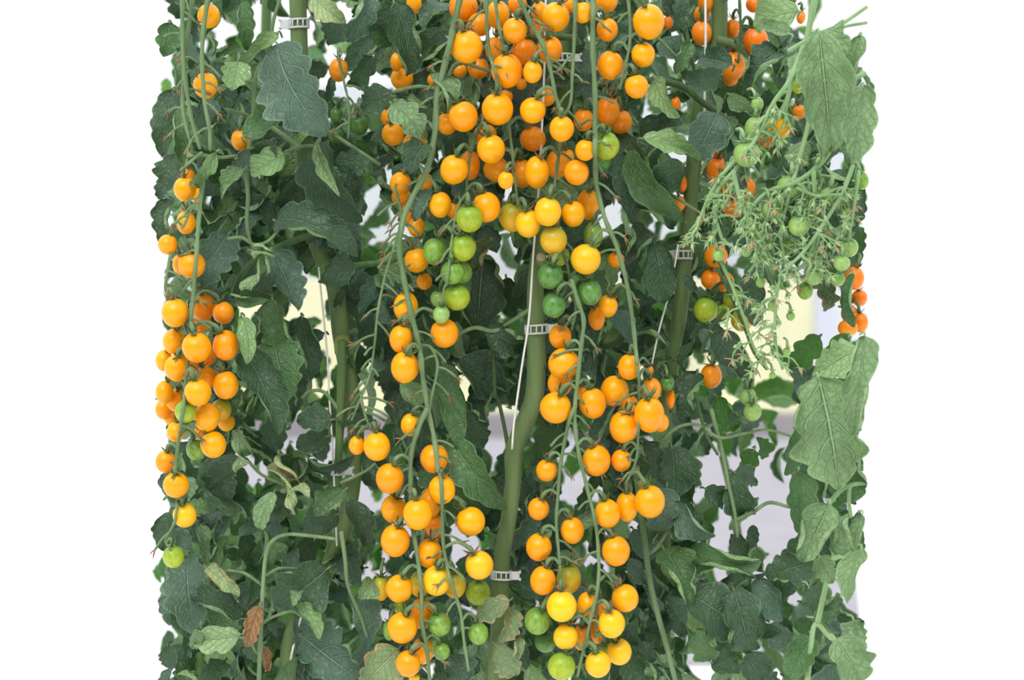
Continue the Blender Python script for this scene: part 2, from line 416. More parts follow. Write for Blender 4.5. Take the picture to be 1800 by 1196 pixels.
T('n', [(702, 1035, 24, 25, 'O', -1), (670, 1034, 15, 23, 'T', 3), (767, 1021, 25, 27, 'Y', -1), (738, 1027, 19, 24, 'T', 3), (800, 1028, 20, 25, 'T', 3), (840, 1042, 22, 23, 'L', 3),
        (741, 1079, 23, 27, 'O', 2), (703, 1067, 12, 13, 'L', 5), (707, 1104, 27, 28, 'O', -1), (772, 1098, 21, 22, 'G', 0), (841, 1114, 18, 20, 'G', 0), (776, 1146, 15, 16, 'G', 0),
        (742, 1145, 20, 24, 'O', 2), (718, 1167, 22, 24, 'O', -1), (684, 1108, 11, 19, 'G', 3), (760, 1124, 14, 15, 'K', 5)])
T('o', [(985, 592, 20, 22, 'O', 2), (991, 640, 28, 28, 'O', 0), (984, 674, 22, 24, 'O', 3), (977, 717, 28, 28, 'O', -1)])
T('p', [(1042, 709, 24, 27, 'O', 0), (1080, 687, 25, 27, 'O', 2), (1023, 692, 9, 14, 'D', 5), (1097, 751, 26, 29, 'O', 0), (1048, 810, 25, 28, 'O', 0), (1106, 645, 20, 23, 'O', 0), (1142, 729, 27, 32, 'O', -1),
        (1160, 743, 16, 17, 'D', 4), (1107, 711, 15, 17, 'D', 7), (1146, 685, 17, 21, 'D', 5), (1143, 652, 6, 9, 'D', 6), (1179, 701, 8, 18, 'D', 7), (1173, 674, 13, 14, 'K', 5), (1092, 810, 18, 20, 'O', 0)])
T('q', [(961, 827, 19, 20, 'O', 0), (947, 895, 19, 20, 'O', 0), (1006, 933, 21, 24, 'O', 0), (947, 962, 23, 25, 'O', 0), (1068, 903, 23, 26, 'O', -1), (1102, 891, 20, 27, 'O', 1), (1142, 882, 27, 29, 'O', -1),
        (1083, 969, 25, 27, 'O', -1), (1127, 850, 7, 8, 'O', 5)])
T('r', [(954, 1021, 23, 26, 'O', -1), (1000, 1017, 22, 27, 'T', 2), (945, 1092, 23, 25, 'G', 0), (987, 1066, 27, 28, 'Y', -2), (1033, 1065, 19, 25, 'O', 1), (1057, 1070, 14, 18, 'D', 4),
        (994, 1120, 22, 23, 'Y', -1), (1021, 1121, 15, 23, 'D', 2.5), (959, 1129, 19, 19, 'K', 3), (987, 1172, 25, 25, 'L', -1), (1051, 1168, 23, 24, 'Y', -1), (1067, 1150, 15, 18, 'L', 3),
        (1075, 1097, 24, 26, 'Y', -1), (1050, 1108, 13, 24, 'D', 4), (1089, 1146, 22, 24, 'Y', 1), (1099, 1052, 24, 25, 'O', 0), (728, 1192, 10, 8, 'Y', 4)])
TOM[-1]['cl'] = 'n'
T('u', [(1241, 4, 14, 20, 'D', 14), (1234, 26, 15, 16, 'D', 16), (1233, 58, 18, 22, 'D', 13), (1288, 50, 13, 17, 'D', 15), (1174, 40, 9, 12, 'D', 14), (1328, 71, 22, 24, 'D', 12), (1325, 8, 14, 14, 'D', 15),
        (1408, 30, 8, 12, 'D', 15), (1288, 116, 22, 26, 'D', 14), (1284, 140, 13, 12, 'D', 17)])
T('v', [(1188, 184, 9, 14, 'D', 12), (1249, 230, 9, 11, 'D', 16), (1259, 254, 16, 24, 'D', 14), (1405, 197, 12, 13, 'D', 16), (1262, 300, 21, 24, 'D', 14), (1275, 335, 18, 18, 'D', 17), (1311, 330, 18, 19, 'D', 15),
        (1199, 323, 9, 15, 'D', 13), (1195, 358, 10, 14, 'D', 13), (1169, 366, 14, 13, 'D', 14), (1289, 366, 19, 17, 'D', 15), (1224, 389, 11, 12, 'D', 15), (1349, 247, 13, 13, 'D', 15)])
T('x', [(1368, 226, 22, 21, 'Y', -4), (1402, 151, 11, 14, 'L', -3), (1328, 226, 19, 22, 'P', -3), (1313, 271, 24, 23, 'P', -6), (1331, 183, 11, 13, 'P', -3)])
T('w', [(1515, 318, 12, 16, 'G', -6), (1459, 345, 18, 16, 'P', -8), (1388, 328, 23, 20, 'P', -7), (1358, 370, 18, 19, 'P', -7), (1427, 370, 14, 19, 'P', -6), (1489, 378, 12, 15, 'P', -8), (1404, 397, 19, 18, 'P', -8),
        (1263, 449, 11, 11, 'P', -5), (1311, 443, 9, 9, 'P', -5), (1492, 435, 17, 17, 'P', -7), (1480, 463, 15, 14, 'P', -9), (1430, 484, 17, 18, 'P', -7), (1415, 511, 14, 16, 'G', -6), (1474, 491, 12, 12, 'P', -7),
        (1337, 496, 9, 10, 'P', -5), (1358, 537, 9, 8, 'P', -5), (1390, 556, 8, 8, 'P', -5), (1383, 619, 7, 8, 'P', -4), (1335, 415, 10, 10, 'P', -7), (1388, 433, 12, 13, 'G', -6), (1358, 660, 6, 6, 'P', -4)])
T('z', [(1083, 457, 15, 14, 'D', 7), (1069, 538, 17, 20, 'O', 2), (1049, 560, 15, 21, 'D', 4), (1258, 450, 21, 21, 'D', 12), (1249, 491, 17, 18, 'D', 13), (1273, 495, 18, 18, 'D', 14), (1240, 545, 21, 22, 'L', 11),
        (1288, 525, 17, 18, 'L', 11), (1267, 546, 16, 16, 'L', 14), (1304, 563, 20, 20, 'T', 10), (1250, 661, 19, 22, 'D', 10), (1315, 698, 15, 16, 'P', 6), (1323, 724, 16, 17, 'P', 5)])
for t in TOM:
    if t['cl'] == 'z' and t['x'] < 1100: t['cl'] = 'k2'
    elif t['cl'] == 'z': t['cl'] = 'z2' if t['y'] < 600 else 'z3'
T('y', [(1502, 489, 17, 21, 'D', 5), (1511, 524, 14, 15, 'D', 8), (1492, 551, 14, 17, 'D', 7), (1490, 577, 18, 15, 'D', 4), (1513, 567, 13, 18, 'D', 5.5), (1413, 786, 10, 12, 'D', 3)])
TOM[-1]['cl'] = 'y2'

for i, t in enumerate(TOM):
    t['id'] = i
    t['Y0'] = t['Y']


def upd(t):
    t['p'] = at(t['x'], t['y'], t['Y']); s = mpp(t['Y'])
    t['a'], t['b'] = t['rx'] * s, t['ry'] * s
    t['R'] = max(t['a'], t['b'])


for t in TOM: upd(t)
for it in range(160):                              # settle overlapping berries apart along the line of sight
    moved = False
    for i in range(len(TOM)):
        A = TOM[i]
        for j in range(i + 1, len(TOM)):
            B = TOM[j]
            if abs(A['x'] - B['x']) > A['rx'] + B['rx'] + 6 or abs(A['y'] - B['y']) > A['ry'] + B['ry'] + 6: continue
            g = B['p'] - A['p']; d = np.linalg.norm(g)
            need = (A['a'] + A['b'] + B['a'] + B['b']) / 2 * 1.01 + 0.0004
            if d < need:
                lat2 = g[0] ** 2 + g[2] ** 2
                want = math.sqrt(max(0, need * need - lat2))
                ey = abs(g[1]); e = (want - ey) * 0.5 + 0.0002
                back, front = (B, A) if (B['Y0'], B['id']) > (A['Y0'], A['id']) else (A, B)
                if (back['Y'] - front['Y']) < 0: e = (want + ey) * 0.5 + 0.0002
                back['Y'] += e * 1.3; front['Y'] -= e * 0.7
                upd(A); upd(B); moved = True
    if not moved: break

# ------------------------------------------------------------------ labels of the tomatoes
WHERE = {
    'a': ('on the bare stalks above the left-edge bunch', 'stalk'),
    'b': ('in the small group just above the dense left-edge bunch', ''),
    'c': ('in the dense left-edge bunch', ''),
    'd': ('at the tapering foot of the left-edge truss', ''),
    'e': ('among dark leaves beneath the big drooping leaf', ''),
    'f': ('in the shaded fringe beside the dark hanging leaf', ''),
    'g': ('in the crowded top-centre cluster', ''),
    's': ('on the straight stalk beside the top-centre cluster', ''),
    't': ('in the shaded pair-and-bit behind the straight upper stalk', ''),
    'h': ('in the middle of the big central cluster', ''),
    'i': ('along the lower rim of the big central cluster', ''),
    'j': ('in the green bunch over the large dark leaf', ''),
    'k': ('hanging beside the cut stub of the thick stem', ''),
    'k2': ('behind the thin stalk past the dark green fruit', ''),
    'l': ('on the middle of the long left-hand truss', ''),
    'm': ('on the left-of-stem truss above the lower clip', ''),
    'n': ('at the left-of-stem truss foot', ''),
    'o': ('in the column touching the bare thick stem', ''),
    'p': ('in the bunch right-of-stem at the bend height', ''),
    'q': ('on the forked right-of-stem truss', ''),
    'r': ('at the right-of-stem truss foot', ''),
    'u': ('behind the forked stem at the top', ''),
    'v': ('behind curled leaves beside the pale tangled stalks', ''),
    'x': ('at the upper rim of the pale tangle', ''),
    'w': ('inside the pale green tangle', ''),
    'z2': ('in the shaded bunch under the pale tangle', ''),
    'z3': ('in the thin foliage below the pale tangle', ''),
    'y': ('at the right-edge above the broad pale leaf', ''),
    'y2': ('peeping behind the broad pale leaf', ''),
}
WHERE['l'] = ('on the long truss below the green bunch', '')
ORD = ['first', 'second', 'third', 'fourth', 'fifth', 'sixth', 'seventh', 'eighth', 'ninth', 'tenth', 'eleventh', 'twelfth', 'thirteenth', 'fourteenth', 'fifteenth', 'sixteenth', 'seventeenth', 'eighteenth', 'nineteenth', 'twentieth',
       'twenty-first', 'twenty-second', 'twenty-third']
GROUPS = {k: 'cherry tomatoes ' + v[0] for k, v in WHERE.items()}
FAM = {'O': 'orange', 'D': 'orange', 'Y': 'yellow', 'T': 'yellow', 'L': 'green', 'G': 'green', 'K': 'green', 'P': 'green'}
for cl in WHERE:
    mem = [t for t in TOM if t['cl'] == cl]
    for fam in ('orange', 'yellow', 'green'):
        allf = [t for t in mem if FAM[t['c']] == fam]
        if not allf: continue
        rs = sorted(max(q['rx'], q['ry']) for q in allf); med = rs[len(rs) // 2]
        if len(allf) > 9:
            x0, x1 = min(t['x'] for t in allf), max(t['x'] for t in allf)
            cols = [('left-side column', []), ('middle column', []), ('right-side column', [])]
            for t in allf: cols[min(2, int(3 * (t['x'] - x0) / (x1 - x0)))][1].append(t)
        else: cols = [('', allf)]
        for cname, same in cols:
            same.sort(key=lambda t: t['y']); n = len(same)
            for i, t in enumerate(same):
                r = max(t['rx'], t['ry'])
                size = 'small ' if r < 0.8 * med or r < 13 else ('large ' if r > 1.15 * med and r > 24 else '')
                hid = 'half-hidden ' if t['Y0'] > 0.025 and cl not in 'euvw' else ''
                col = 'orange' if fam == 'orange' else COLNAME[t['c']]
                what = fam + ' one' if fam != 'orange' or len(mem) > len(allf) else 'one'
                if n == 1: rk = f'only {fam} one'
                elif i == 0: rk = f'topmost {what}'
                elif i == n - 1: rk = f'lowest {what}'
                elif i < (n + 1) // 2: rk = f'{ORD[i]} {what} from top' if what != 'one' else f'{ORD[i]} from top'
                else: rk = f'{ORD[n - 1 - i]} {what} from bottom' if what != 'one' else f'{ORD[n - 1 - i]} from bottom'
                for h_, s_ in ((hid, size), ('', size), (hid, ''), ('', '')):
                    lab = f'{h_}{s_}{col} tomato, {rk} {WHERE[cl][0]}' + (', ' + cname if cname else '')
                    if len(lab.split()) <= 16: break
                else:
                    lab = lab.replace(' one from', ' from')
                t['label'] = lab

# ------------------------------------------------------------------ plants
def plant(name, px, Y, label, group=None):
    p = at(px, 1300, Y)
    o = empty(name, (p[0], Y, 0.0))
    tag(o, label, 'plant', group)
    return o


P_mid = plant('tomato_plant', 880, 0.05, 'tomato plant with a thick bare stem in the middle, tied with white clips')
P_left = plant('tomato_plant', 600, 0.09, 'tomato plant with a jointed green stem and large drooping leaf near the top')
P_edge = plant('tomato_plant', 340, 0.06, 'tomato plant whose long bare stalks carry the dense left-edge bunch')
P_right = plant('tomato_plant', 1195, 0.10, 'tomato plant with a forked bright green stem behind the curled dark leaves')
P_pale = plant('tomato_plant', 1520, -0.12, 'pale soft-focus tomato plant with broad light green leaves and tangled flower stalks')
P_b1 = plant('tomato_plant', 420, 0.65, 'blurred tomato plant in the row behind the left-edge bunch', 'plants of the row behind')
P_b2 = plant('tomato_plant', 800, 0.70, 'blurred tomato plant in the row behind the thick bare stem', 'plants of the row behind')
P_b3 = plant('tomato_plant', 1250, 0.68, 'blurred tomato plant in the row behind, seen below the pale tangle', 'plants of the row behind')


def pts(lst, Y=0.0):
    return np.array([at(q[0], q[1], (q[2] if len(q) > 2 else Y)) for q in lst])


# ---- main stems: px polyline with width
def main_stem(P, lst, Y, wid, mat='stem', name='main_stem', to_floor=False, ns=14):
    pp = [at(x, y, Y) for x, y in lst]
    w = [q * mpp(Y) / 2 for q in wid]
    if to_floor:
        pp += [np.array([pp[-1][0], Y, 0.25]), np.array([pp[-1][0], Y, -0.005])]; w += [w[-1], w[-1]]
    mb = MB(); mb.tube(pp, w, ns=ns, ridge=0.035, sub=6)
    return mb, mb.build(name, M[mat], P)


STEM_MID = [(946, 446), (941, 500), (941, 580), (943, 640), (938, 700), (920, 750), (903, 795), (902, 850), (893, 920), (883, 980), (880, 1050), (878, 1120), (874, 1210)]
mb, o = main_stem(P_mid, STEM_MID, 0.055, [27, 29, 33, 33, 33, 34, 31, 28, 28, 28, 30, 32, 33], to_floor=True, ns=18)
# the pale cut face at the top of the stub
mb = MB(); c0 = at(951, 452, 0.03); 
mb.tube([at(950, 462, 0.044), at(951, 453, 0.036)], [0.0062, 0.0056], ns=16, sub=1)
mb.tube([at(951, 453, 0.036), at(951.4, 451, 0.0345)], [0.0048, 0.0044], ns=16, sub=1, mi=1)
st = mb.build('cut_stub', [M['stem'], M['cut']], P_mid); st['label'] = 'cut stub with a pale round face'
# the upper stem of the middle plant, seen in glimpses behind the fruit
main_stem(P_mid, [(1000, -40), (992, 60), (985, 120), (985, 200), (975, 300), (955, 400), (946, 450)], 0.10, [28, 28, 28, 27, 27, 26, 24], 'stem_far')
main_stem(P_left, [(521, -40), (524, 30), (527, 120), (531, 200), (538, 290), (546, 380), (565, 450), (588, 500), (600, 590), (616, 680), (626, 780), (612, 900), (585, 980), (545, 1070), (505, 1180)], 0.10,
          [30, 30, 30, 31, 30, 30, 30, 31, 31, 30, 29, 29, 29, 30, 31], to_floor=True)
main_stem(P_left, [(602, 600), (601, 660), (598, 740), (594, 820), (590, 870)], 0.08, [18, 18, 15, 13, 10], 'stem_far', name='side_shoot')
mb = MB(); mb.tube([at(600, 622, 0.084), at(601, 606, 0.088), at(601, 596, 0.094)], [0.0068, 0.0082, 0.0066], ns=14, sub=4)
st = mb.build('stem_joint', M['joint'], P_left); st['label'] = 'pale yellow-green swollen joint'
main_stem(P_right, [(1264, -40), (1265, 40), (1259, 80), (1235, 160), (1222, 260), (1214, 350), (1205, 450), (1194, 560), (1183, 620), (1176, 720), (1168, 850)], 0.14, [27, 27, 30, 28, 28, 26, 27, 27, 26, 25, 24], to_floor=True)
main_stem(P_right, [(1262, 70), (1290, 78), (1312, 94), (1330, 120)], 0.13, [16, 14, 12, 8], name='side_shoot')
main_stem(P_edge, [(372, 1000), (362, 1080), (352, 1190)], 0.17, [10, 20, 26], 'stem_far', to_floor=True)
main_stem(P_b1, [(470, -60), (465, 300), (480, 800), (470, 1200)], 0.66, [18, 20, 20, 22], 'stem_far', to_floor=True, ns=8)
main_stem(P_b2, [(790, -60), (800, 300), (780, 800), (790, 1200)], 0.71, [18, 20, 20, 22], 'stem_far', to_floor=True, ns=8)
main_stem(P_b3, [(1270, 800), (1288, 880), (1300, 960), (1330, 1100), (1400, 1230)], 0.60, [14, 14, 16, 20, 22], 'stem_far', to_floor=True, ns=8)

# ---- leaf stalks (petioles and shoots) as drawn in the photograph
STALKS = [
    (P_left, 0.07, 'stalk', 9, [(533, 215), (485, 178), (455, 150), (430, 140)]),
    (P_left, 0.03, 'stalk', 8, [(432, 300), (438, 260), (446, 190), (448, 140), (462, 105), (480, 84), (500, 78)]),
    (P_left, 0.05, 'stalk', 9, [(527, 262), (490, 232), (440, 205), (395, 192)]),
    (P_left, 0.06, 'stalk', 9, [(540, 205), (580, 233), (625, 262), (668, 290)]),
    (P_left, 0.03, 'stalk', 7, [(352, 272), (385, 277), (425, 276), (435, 300)]),
    (P_left, 0.04, 'stalk', 7, [(500, 268), (530, 258), (560, 256)]),
    (P_left, 0.03, 'stalk', 8, [(432, 300), (436, 345), (434, 390), (440, 425), (452, 440)]),
    (P_left, 0.06, 'stalk_dark', 15, [(410, 525), (428, 482), (460, 450), (520, 422), (560, 410), (610, 396)]),
    (P_left, 0.05, 'stalk_dark', 11, [(612, 468), (650, 463), (690, 458), (720, 440)]),
    (P_left, 0.02, 'stalk', 7, [(400, 420), (425, 418), (446, 430), (470, 425), (490, 405)]),
    (P_left, 0.03, 'stalk', 7, [(475, 82), (480, 40), (490, 5), (500, -20)]),
    (P_left, 0.05, 'stalk', 7, [(595, 720), (570, 690), (545, 688), (530, 700)]),
    (P_left, 0.01, 'stalk', 8, [(455, 1200), (458, 1120), (462, 1040), (467, 980), (478, 952), (505, 940), (550, 943), (590, 948)]),
    (P_left, 0.02, 'stalk', 8, [(600, 935), (607, 985), (612, 1030), (632, 1080), (645, 1120)]),
    (P_left, 0.02, 'stalk', 6, [(462, 1030), (430, 1008), (400, 1003)]),
    (P_left, 0.02, 'stalk', 6, [(468, 1012), (490, 1000), (520, 1000)]),
    (P_left, 0.02, 'stalk', 6, [(455, 1100), (480, 1085), (515, 1075), (530, 1085)]),
    (P_left, 0.02, 'stalk', 6, [(453, 1150), (435, 1125), (410, 1120)]),
    (P_left, 0.03, 'stalk', 6, [(432, 806), (460, 835), (500, 852), (530, 862)]),
    (P_left, 0.04, 'stalk', 6, [(598, 850), (640, 830), (660, 815)]),
    (P_mid, 0.05, 'stalk', 9, [(930, 545), (900, 565), (868, 582), (835, 576), (805, 588)]),
    (P_mid, 0.03, 'stalk', 8, [(672, 170), (700, 160), (735, 152), (768, 156)]),
    (P_mid, 0.05, 'stalk', 9, [(835, 108), (800, 115), (785, 150), (770, 200)]),
    (P_mid, 0.05, 'stalk_dark', 15, [(860, 82), (900, 74), (950, 66), (1010, 66)]),
    (P_right, 0.07, 'stalk_dark', 14, [(1010, 146), (1075, 146), (1140, 142), (1195, 150), (1235, 180), (1270, 205), (1312, 232)]),
    (P_mid, 0.03, 'stalk', 7, [(805, 100), (830, 115), (862, 126), (880, 140)]),
    (P_mid, 0.06, 'stalk_dark', 7, [(870, 700), (868, 640), (865, 600)]),
    (P_mid, 0.07, 'stalk_dark', 8, [(895, 850), (893, 790), (880, 720), (870, 690)]),
    (P_right, 0.05, 'stalk', 12, [(1118, 820), (1124, 880), (1134, 960), (1142, 1020), (1156, 1080), (1170, 1130), (1188, 1200)]),
    (P_right, 0.06, 'stalk', 8, [(1138, 975), (1155, 962), (1172, 935)]),
    (P_right, 0.07, 'stalk', 8, [(1250, 720), (1268, 790), (1280, 850), (1292, 905), (1296, 945)]),
    (P_right, 0.07, 'stalk', 8, [(1294, 915), (1325, 900), (1352, 884), (1388, 892)]),
    (P_right, 0.06, 'stalk', 6, [(1160, 775), (1195, 750), (1230, 748), (1265, 770), (1310, 762), (1350, 756), (1392, 768)]),
    (P_right, 0.06, 'stalk_dark', 7, [(1222, 690), (1240, 760), (1262, 800)]),
    (P_right, 0.05, 'stalk', 6, [(1160, 330), (1200, 355), (1240, 380)]),
    (P_right, 0.05, 'stalk_dark', 7, [(1205, 50), (1215, 100), (1225, 140)]),
    (P_right, 0.06, 'stalk', 6, [(1150, 60), (1175, 85), (1190, 100)]),
    (P_right, 0.02, 'stalk_dark', 6, [(1260, 470), (1285, 520), (1310, 580), (1325, 620), (1348, 650)]),
    (P_right, 0.06, 'stalk_dark', 8, [(1275, 545), (1250, 580), (1232, 620)]),
    (P_pale, -0.10, 'stalk_pale', 12, [(1436, -20), (1424, 40), (1415, 100), (1420, 180)]),
    (P_pale, -0.12, 'stalk_pale', 8, [(1385, 90), (1420, 70), (1470, 48), (1524, 12)]),
    (P_pale, -0.11, 'stalk_pale', 7, [(1416, 105), (1440, 66), (1480, 48), (1524, 40)]),
    (P_pale, -0.16, 'stalk_pale', 10, [(1520, 128), (1488, 150), (1468, 190), (1462, 240)]),
    (P_pale, -0.13, 'stalk_pale', 10, [(1437, 1095), (1447, 1050), (1456, 1010), (1462, 985), (1490, 975)]),
    (P_pale, -0.13, 'stalk_pale', 10, [(1418, 1210), (1424, 1150), (1433, 1098), (1460, 1122), (1480, 1128)]),
    (P_pale, -0.15, 'stalk_pale', 9, [(1450, 895), (1475, 865), (1500, 852), (1524, 850)]),
    (P_pale, -0.15, 'stalk_pale', 8, [(1494, 852), (1492, 880), (1496, 910)]),
    (P_pale, -0.12, 'stalk', 8, [(1518, 625), (1490, 645), (1455, 665), (1440, 675)]),
]
for P, Y, m_, w, l in STALKS:
    mb = MB(); r = w * mpp(Y) / 2
    mb.tube(pts(l, Y), np.linspace(r, r * 0.75, len(l)), ns=8, sub=5)
    mb.build('leaf_stalk', M[m_], P)

# ------------------------------------------------------------------ fruit trusses
TR = [
    # plant, base width, depth, px line
    (P_edge, 10, -0.012, [(321, -20), (321, 60), (326, 140), (337, 210), (352, 262)]),
    (P_edge, 9, -0.004, [(341, -20), (332, 50), (324, 120), (322, 190), (332, 240), (340, 272)]),
    (P_edge, 10, -0.02, [(368, -20), (358, 50), (355, 110), (360, 180), (368, 225), (370, 265)]),
    (P_edge, 8, -0.01, [(356, 268), (336, 284), (318, 300)]),
    (P_edge, 9, -0.012, [(357, 318), (350, 380), (346, 440), (342, 490), (336, 560), (330, 640), (324, 700), (312, 790), (309, 830)]),
    (P_edge, 7, 0.0, [(300, 448), (291, 500), (294, 530)]),
    (P_edge, 5, -0.02, [(322, 400), (340, 360), (352, 340)]),
    (P_edge, 6, 0.0, [(314, 835), (312, 880), (306, 920), (291, 950), (300, 965)]),
    (P_mid, 13, -0.006, [(812, -20), (798, 45), (783, 110), (768, 170), (765, 230), (752, 295), (726, 345), (708, 390), (702, 440), (712, 500), (724, 555), (737, 610), (743, 660), (752, 720), (764, 775), (770, 830)]),
    (P_mid, 6, 0.01, [(694, 330), (706, 380), (694, 430), (676, 490), (664, 550), (658, 610), (650, 660), (632, 705), (618, 740)]),
    (P_mid, 6, 0.0, [(634, 700), (642, 730), (652, 755)]),
    (P_mid, 10, -0.012, [(751, 718), (734, 758), (723, 800), (722, 850), (724, 915), (733, 975), (741, 1040), (741, 1090), (750, 1140), (757, 1210)]),
    (P_mid, 8, -0.012, [(768, 815), (776, 855), (778, 940), (785, 995), (797, 1035), (810, 1080), (816, 1130), (824, 1180)]),
    (P_mid, 7, 0.0, [(738, 606), (758, 612), (769, 645), (758, 700), (754, 735)]),
    (P_mid, 6, -0.01, [(821, 340), (806, 362), (796, 410), (790, 460), (785, 500)]),
    (P_mid, 10, -0.016, [(905, -20), (930, 35), (955, 80), (968, 125), (976, 165), (986, 198)]),
    (P_mid, 8, -0.012, [(1012, -20), (1010, 60), (1006, 130), (1003, 180), (990, 205)]),
    (P_mid, 8, -0.010, [(868, -20), (876, 40), (886, 90)]),
    (P_mid, 8, -0.008, [(855, -20), (856, 50), (862, 100), (872, 130)]),
    (P_mid, 8, 0.0, [(848, 215), (832, 250), (822, 300), (820, 355)]),
    (P_mid, 7, 0.012, [(893, 215), (900, 265), (906, 320), (910, 360)]),
    (P_mid, 7, 0.006, [(985, 245), (980, 290), (975, 340), (985, 420), (1000, 480), (1012, 540), (1005, 580)]),
    (P_mid, 11, -0.008, [(1043, -20), (1042, 80), (1046, 170), (1046, 250), (1048, 320), (1062, 380), (1086, 440), (1104, 510), (1114, 580), (1120, 640)]),
    (P_mid, 7, 0.0, [(1103, -20), (1108, 60), (1100, 115), (1090, 155)]),
    (P_mid, 9, -0.010, [(1004, 492), (1016, 530), (1026, 565), (1021, 615), (1015, 670), (1010, 730), (1016, 790), (1030, 850), (1045, 910), (1052, 970), (1051, 1030), (1038, 1090), (1024, 1150), (1015, 1190)]),
    (P_mid, 8, -0.008, [(1012, 712), (1000, 742), (992, 780), (985, 820), (981, 870), (978, 920), (983, 980), (986, 1030)]),
    (P_mid, 6, -0.004, [(1120, 640), (1124, 690), (1122, 760), (1118, 810), (1100, 850)]),
    (P_mid, 6, 0.0, [(1050, 1040), (1048, 1090), (1046, 1120)]),
    (P_right, 6, 0.07, [(1262, 455), (1285, 510), (1300, 560)]),
    (P_right, 6, 0.10, [(1300, 0), (1302, 60), (1298, 110)]),
    (P_right, 6, 0.115, [(1270, 210), (1275, 280), (1290, 345)]),
    (P_edge, 5, 0.06, [(595, 100), (606, 150), (614, 190), (612, 245)]),
]
TRP = []                     # sampled truss nodes: (px, py, point, radius)


def catmull(P, sub=6):
    P = np.asarray(P, float); n = len(P)
    Q = np.vstack([2 * P[0] - P[1], P, 2 * P[-1] - P[-2]]); out = []
    for i in range(n - 1):
        p0, p1, p2, p3 = Q[i], Q[i + 1], Q[i + 2], Q[i + 3]
        for j in range(sub):
            t = j / sub
            out.append(0.5 * (2 * p1 + (p2 - p0) * t + (2 * p0 - 5 * p1 + 4 * p2 - p3) * t * t + (3 * p1 - p0 - 3 * p2 + p3) * t ** 3))
    out.append(P[-1]); return np.array(out)


def dodge(path, Y, rpx):
    """Depths for a px path that passes clear in front of (or, for fruit well in front, behind) each berry it crosses."""
    ys = np.full(len(path), Y)
    for _ in range(3):
        for i, (x, y) in enumerate(path):
            for t in TOM:
                dx, dy = (x - t['x']) / (t['rx'] + rpx), (y - t['y']) / (t['ry'] + rpx)
                q = dx * dx + dy * dy
                if q < 1.1:
                    need = math.sqrt(max(0, 1.1 - q)) * t['R'] + rpx * mpp(0) + 0.0015
                    if abs(ys[i] - t['Y']) < need:
                        ys[i] = t['Y'] - need if ys[i] <= t['Y'] + 0.006 else t['Y'] + need
    k = np.array([1, 2, 3, 2, 1]) / 9
    pad = np.pad(ys, 2, mode='edge')
    sm = np.convolve(pad, k, 'valid')
    return np.where(np.abs(sm - ys) < 0.004, sm, 0.5 * sm + 0.5 * ys)


for P, w, Y, l in TR:
    path = catmull(l, 8)
    ys = dodge(path, Y, w / 2)
    P3 = np.array([at(x, y, z) for (x, y), z in zip(path, ys)])
    r = np.linspace(w, w * 0.72, len(path)) * mpp(Y) / 2 * 0.9
    mb = MB(); mb.tube(P3, r * (1 + 0.12 * np.sin(np.arange(len(P3)) * 0.9)), ns=8, sub=1)
    # bare side stubs with withered sepals where fruit has dropped
    bare = l[0] in ((694, 330), (634, 700))
    for i in range(4, len(P3) - 2, 3 if bare else 4):
        if rnd.random() < (1 if bare else 0.6) and P is not P_right:
            sgn = rnd.choice((-1, 1)); ln = rnd.uniform(18, 52 if bare else 42) * mpp(0)
            d = np.array([sgn * rnd.uniform(0.5, 1), rnd.uniform(-0.2, 0.6), -rnd.uniform(0.1, 0.9)]); d /= np.linalg.norm(d)
            a = P3[i]; b = a + d * ln * 0.5 + np.array([0, 0, 0.002]); c = a + d * ln
            mb.tube([a, b, c], [0.0013, 0.0011, 0.0014], ns=6, sub=4)
            if rnd.random() < 0.6:
                for k in range(3):
                    e = d + np.array([rnd.uniform(-0.8, 0.8), rnd.uniform(-0.6, 0.6), rnd.uniform(-0.8, 0.8)]); e /= np.linalg.norm(e)
                    mb.tube([c, c + e * 0.004, c + e * 0.008 + np.array([0, 0, -0.0015])], [0.0007, 0.0008, 0.0001], ns=5, sub=2, mi=1)
    mb.build('fruit_truss', [M['stalk'] if P is not P_right else M['stalk_dark'], M['calyx_dry']], P)
    for (x, y), p in zip(path, P3): TRP.append((x, y, p))
TPX = np.array([(q[0], q[1]) for q in TRP]); T3 = np.array([q[2] for q in TRP])

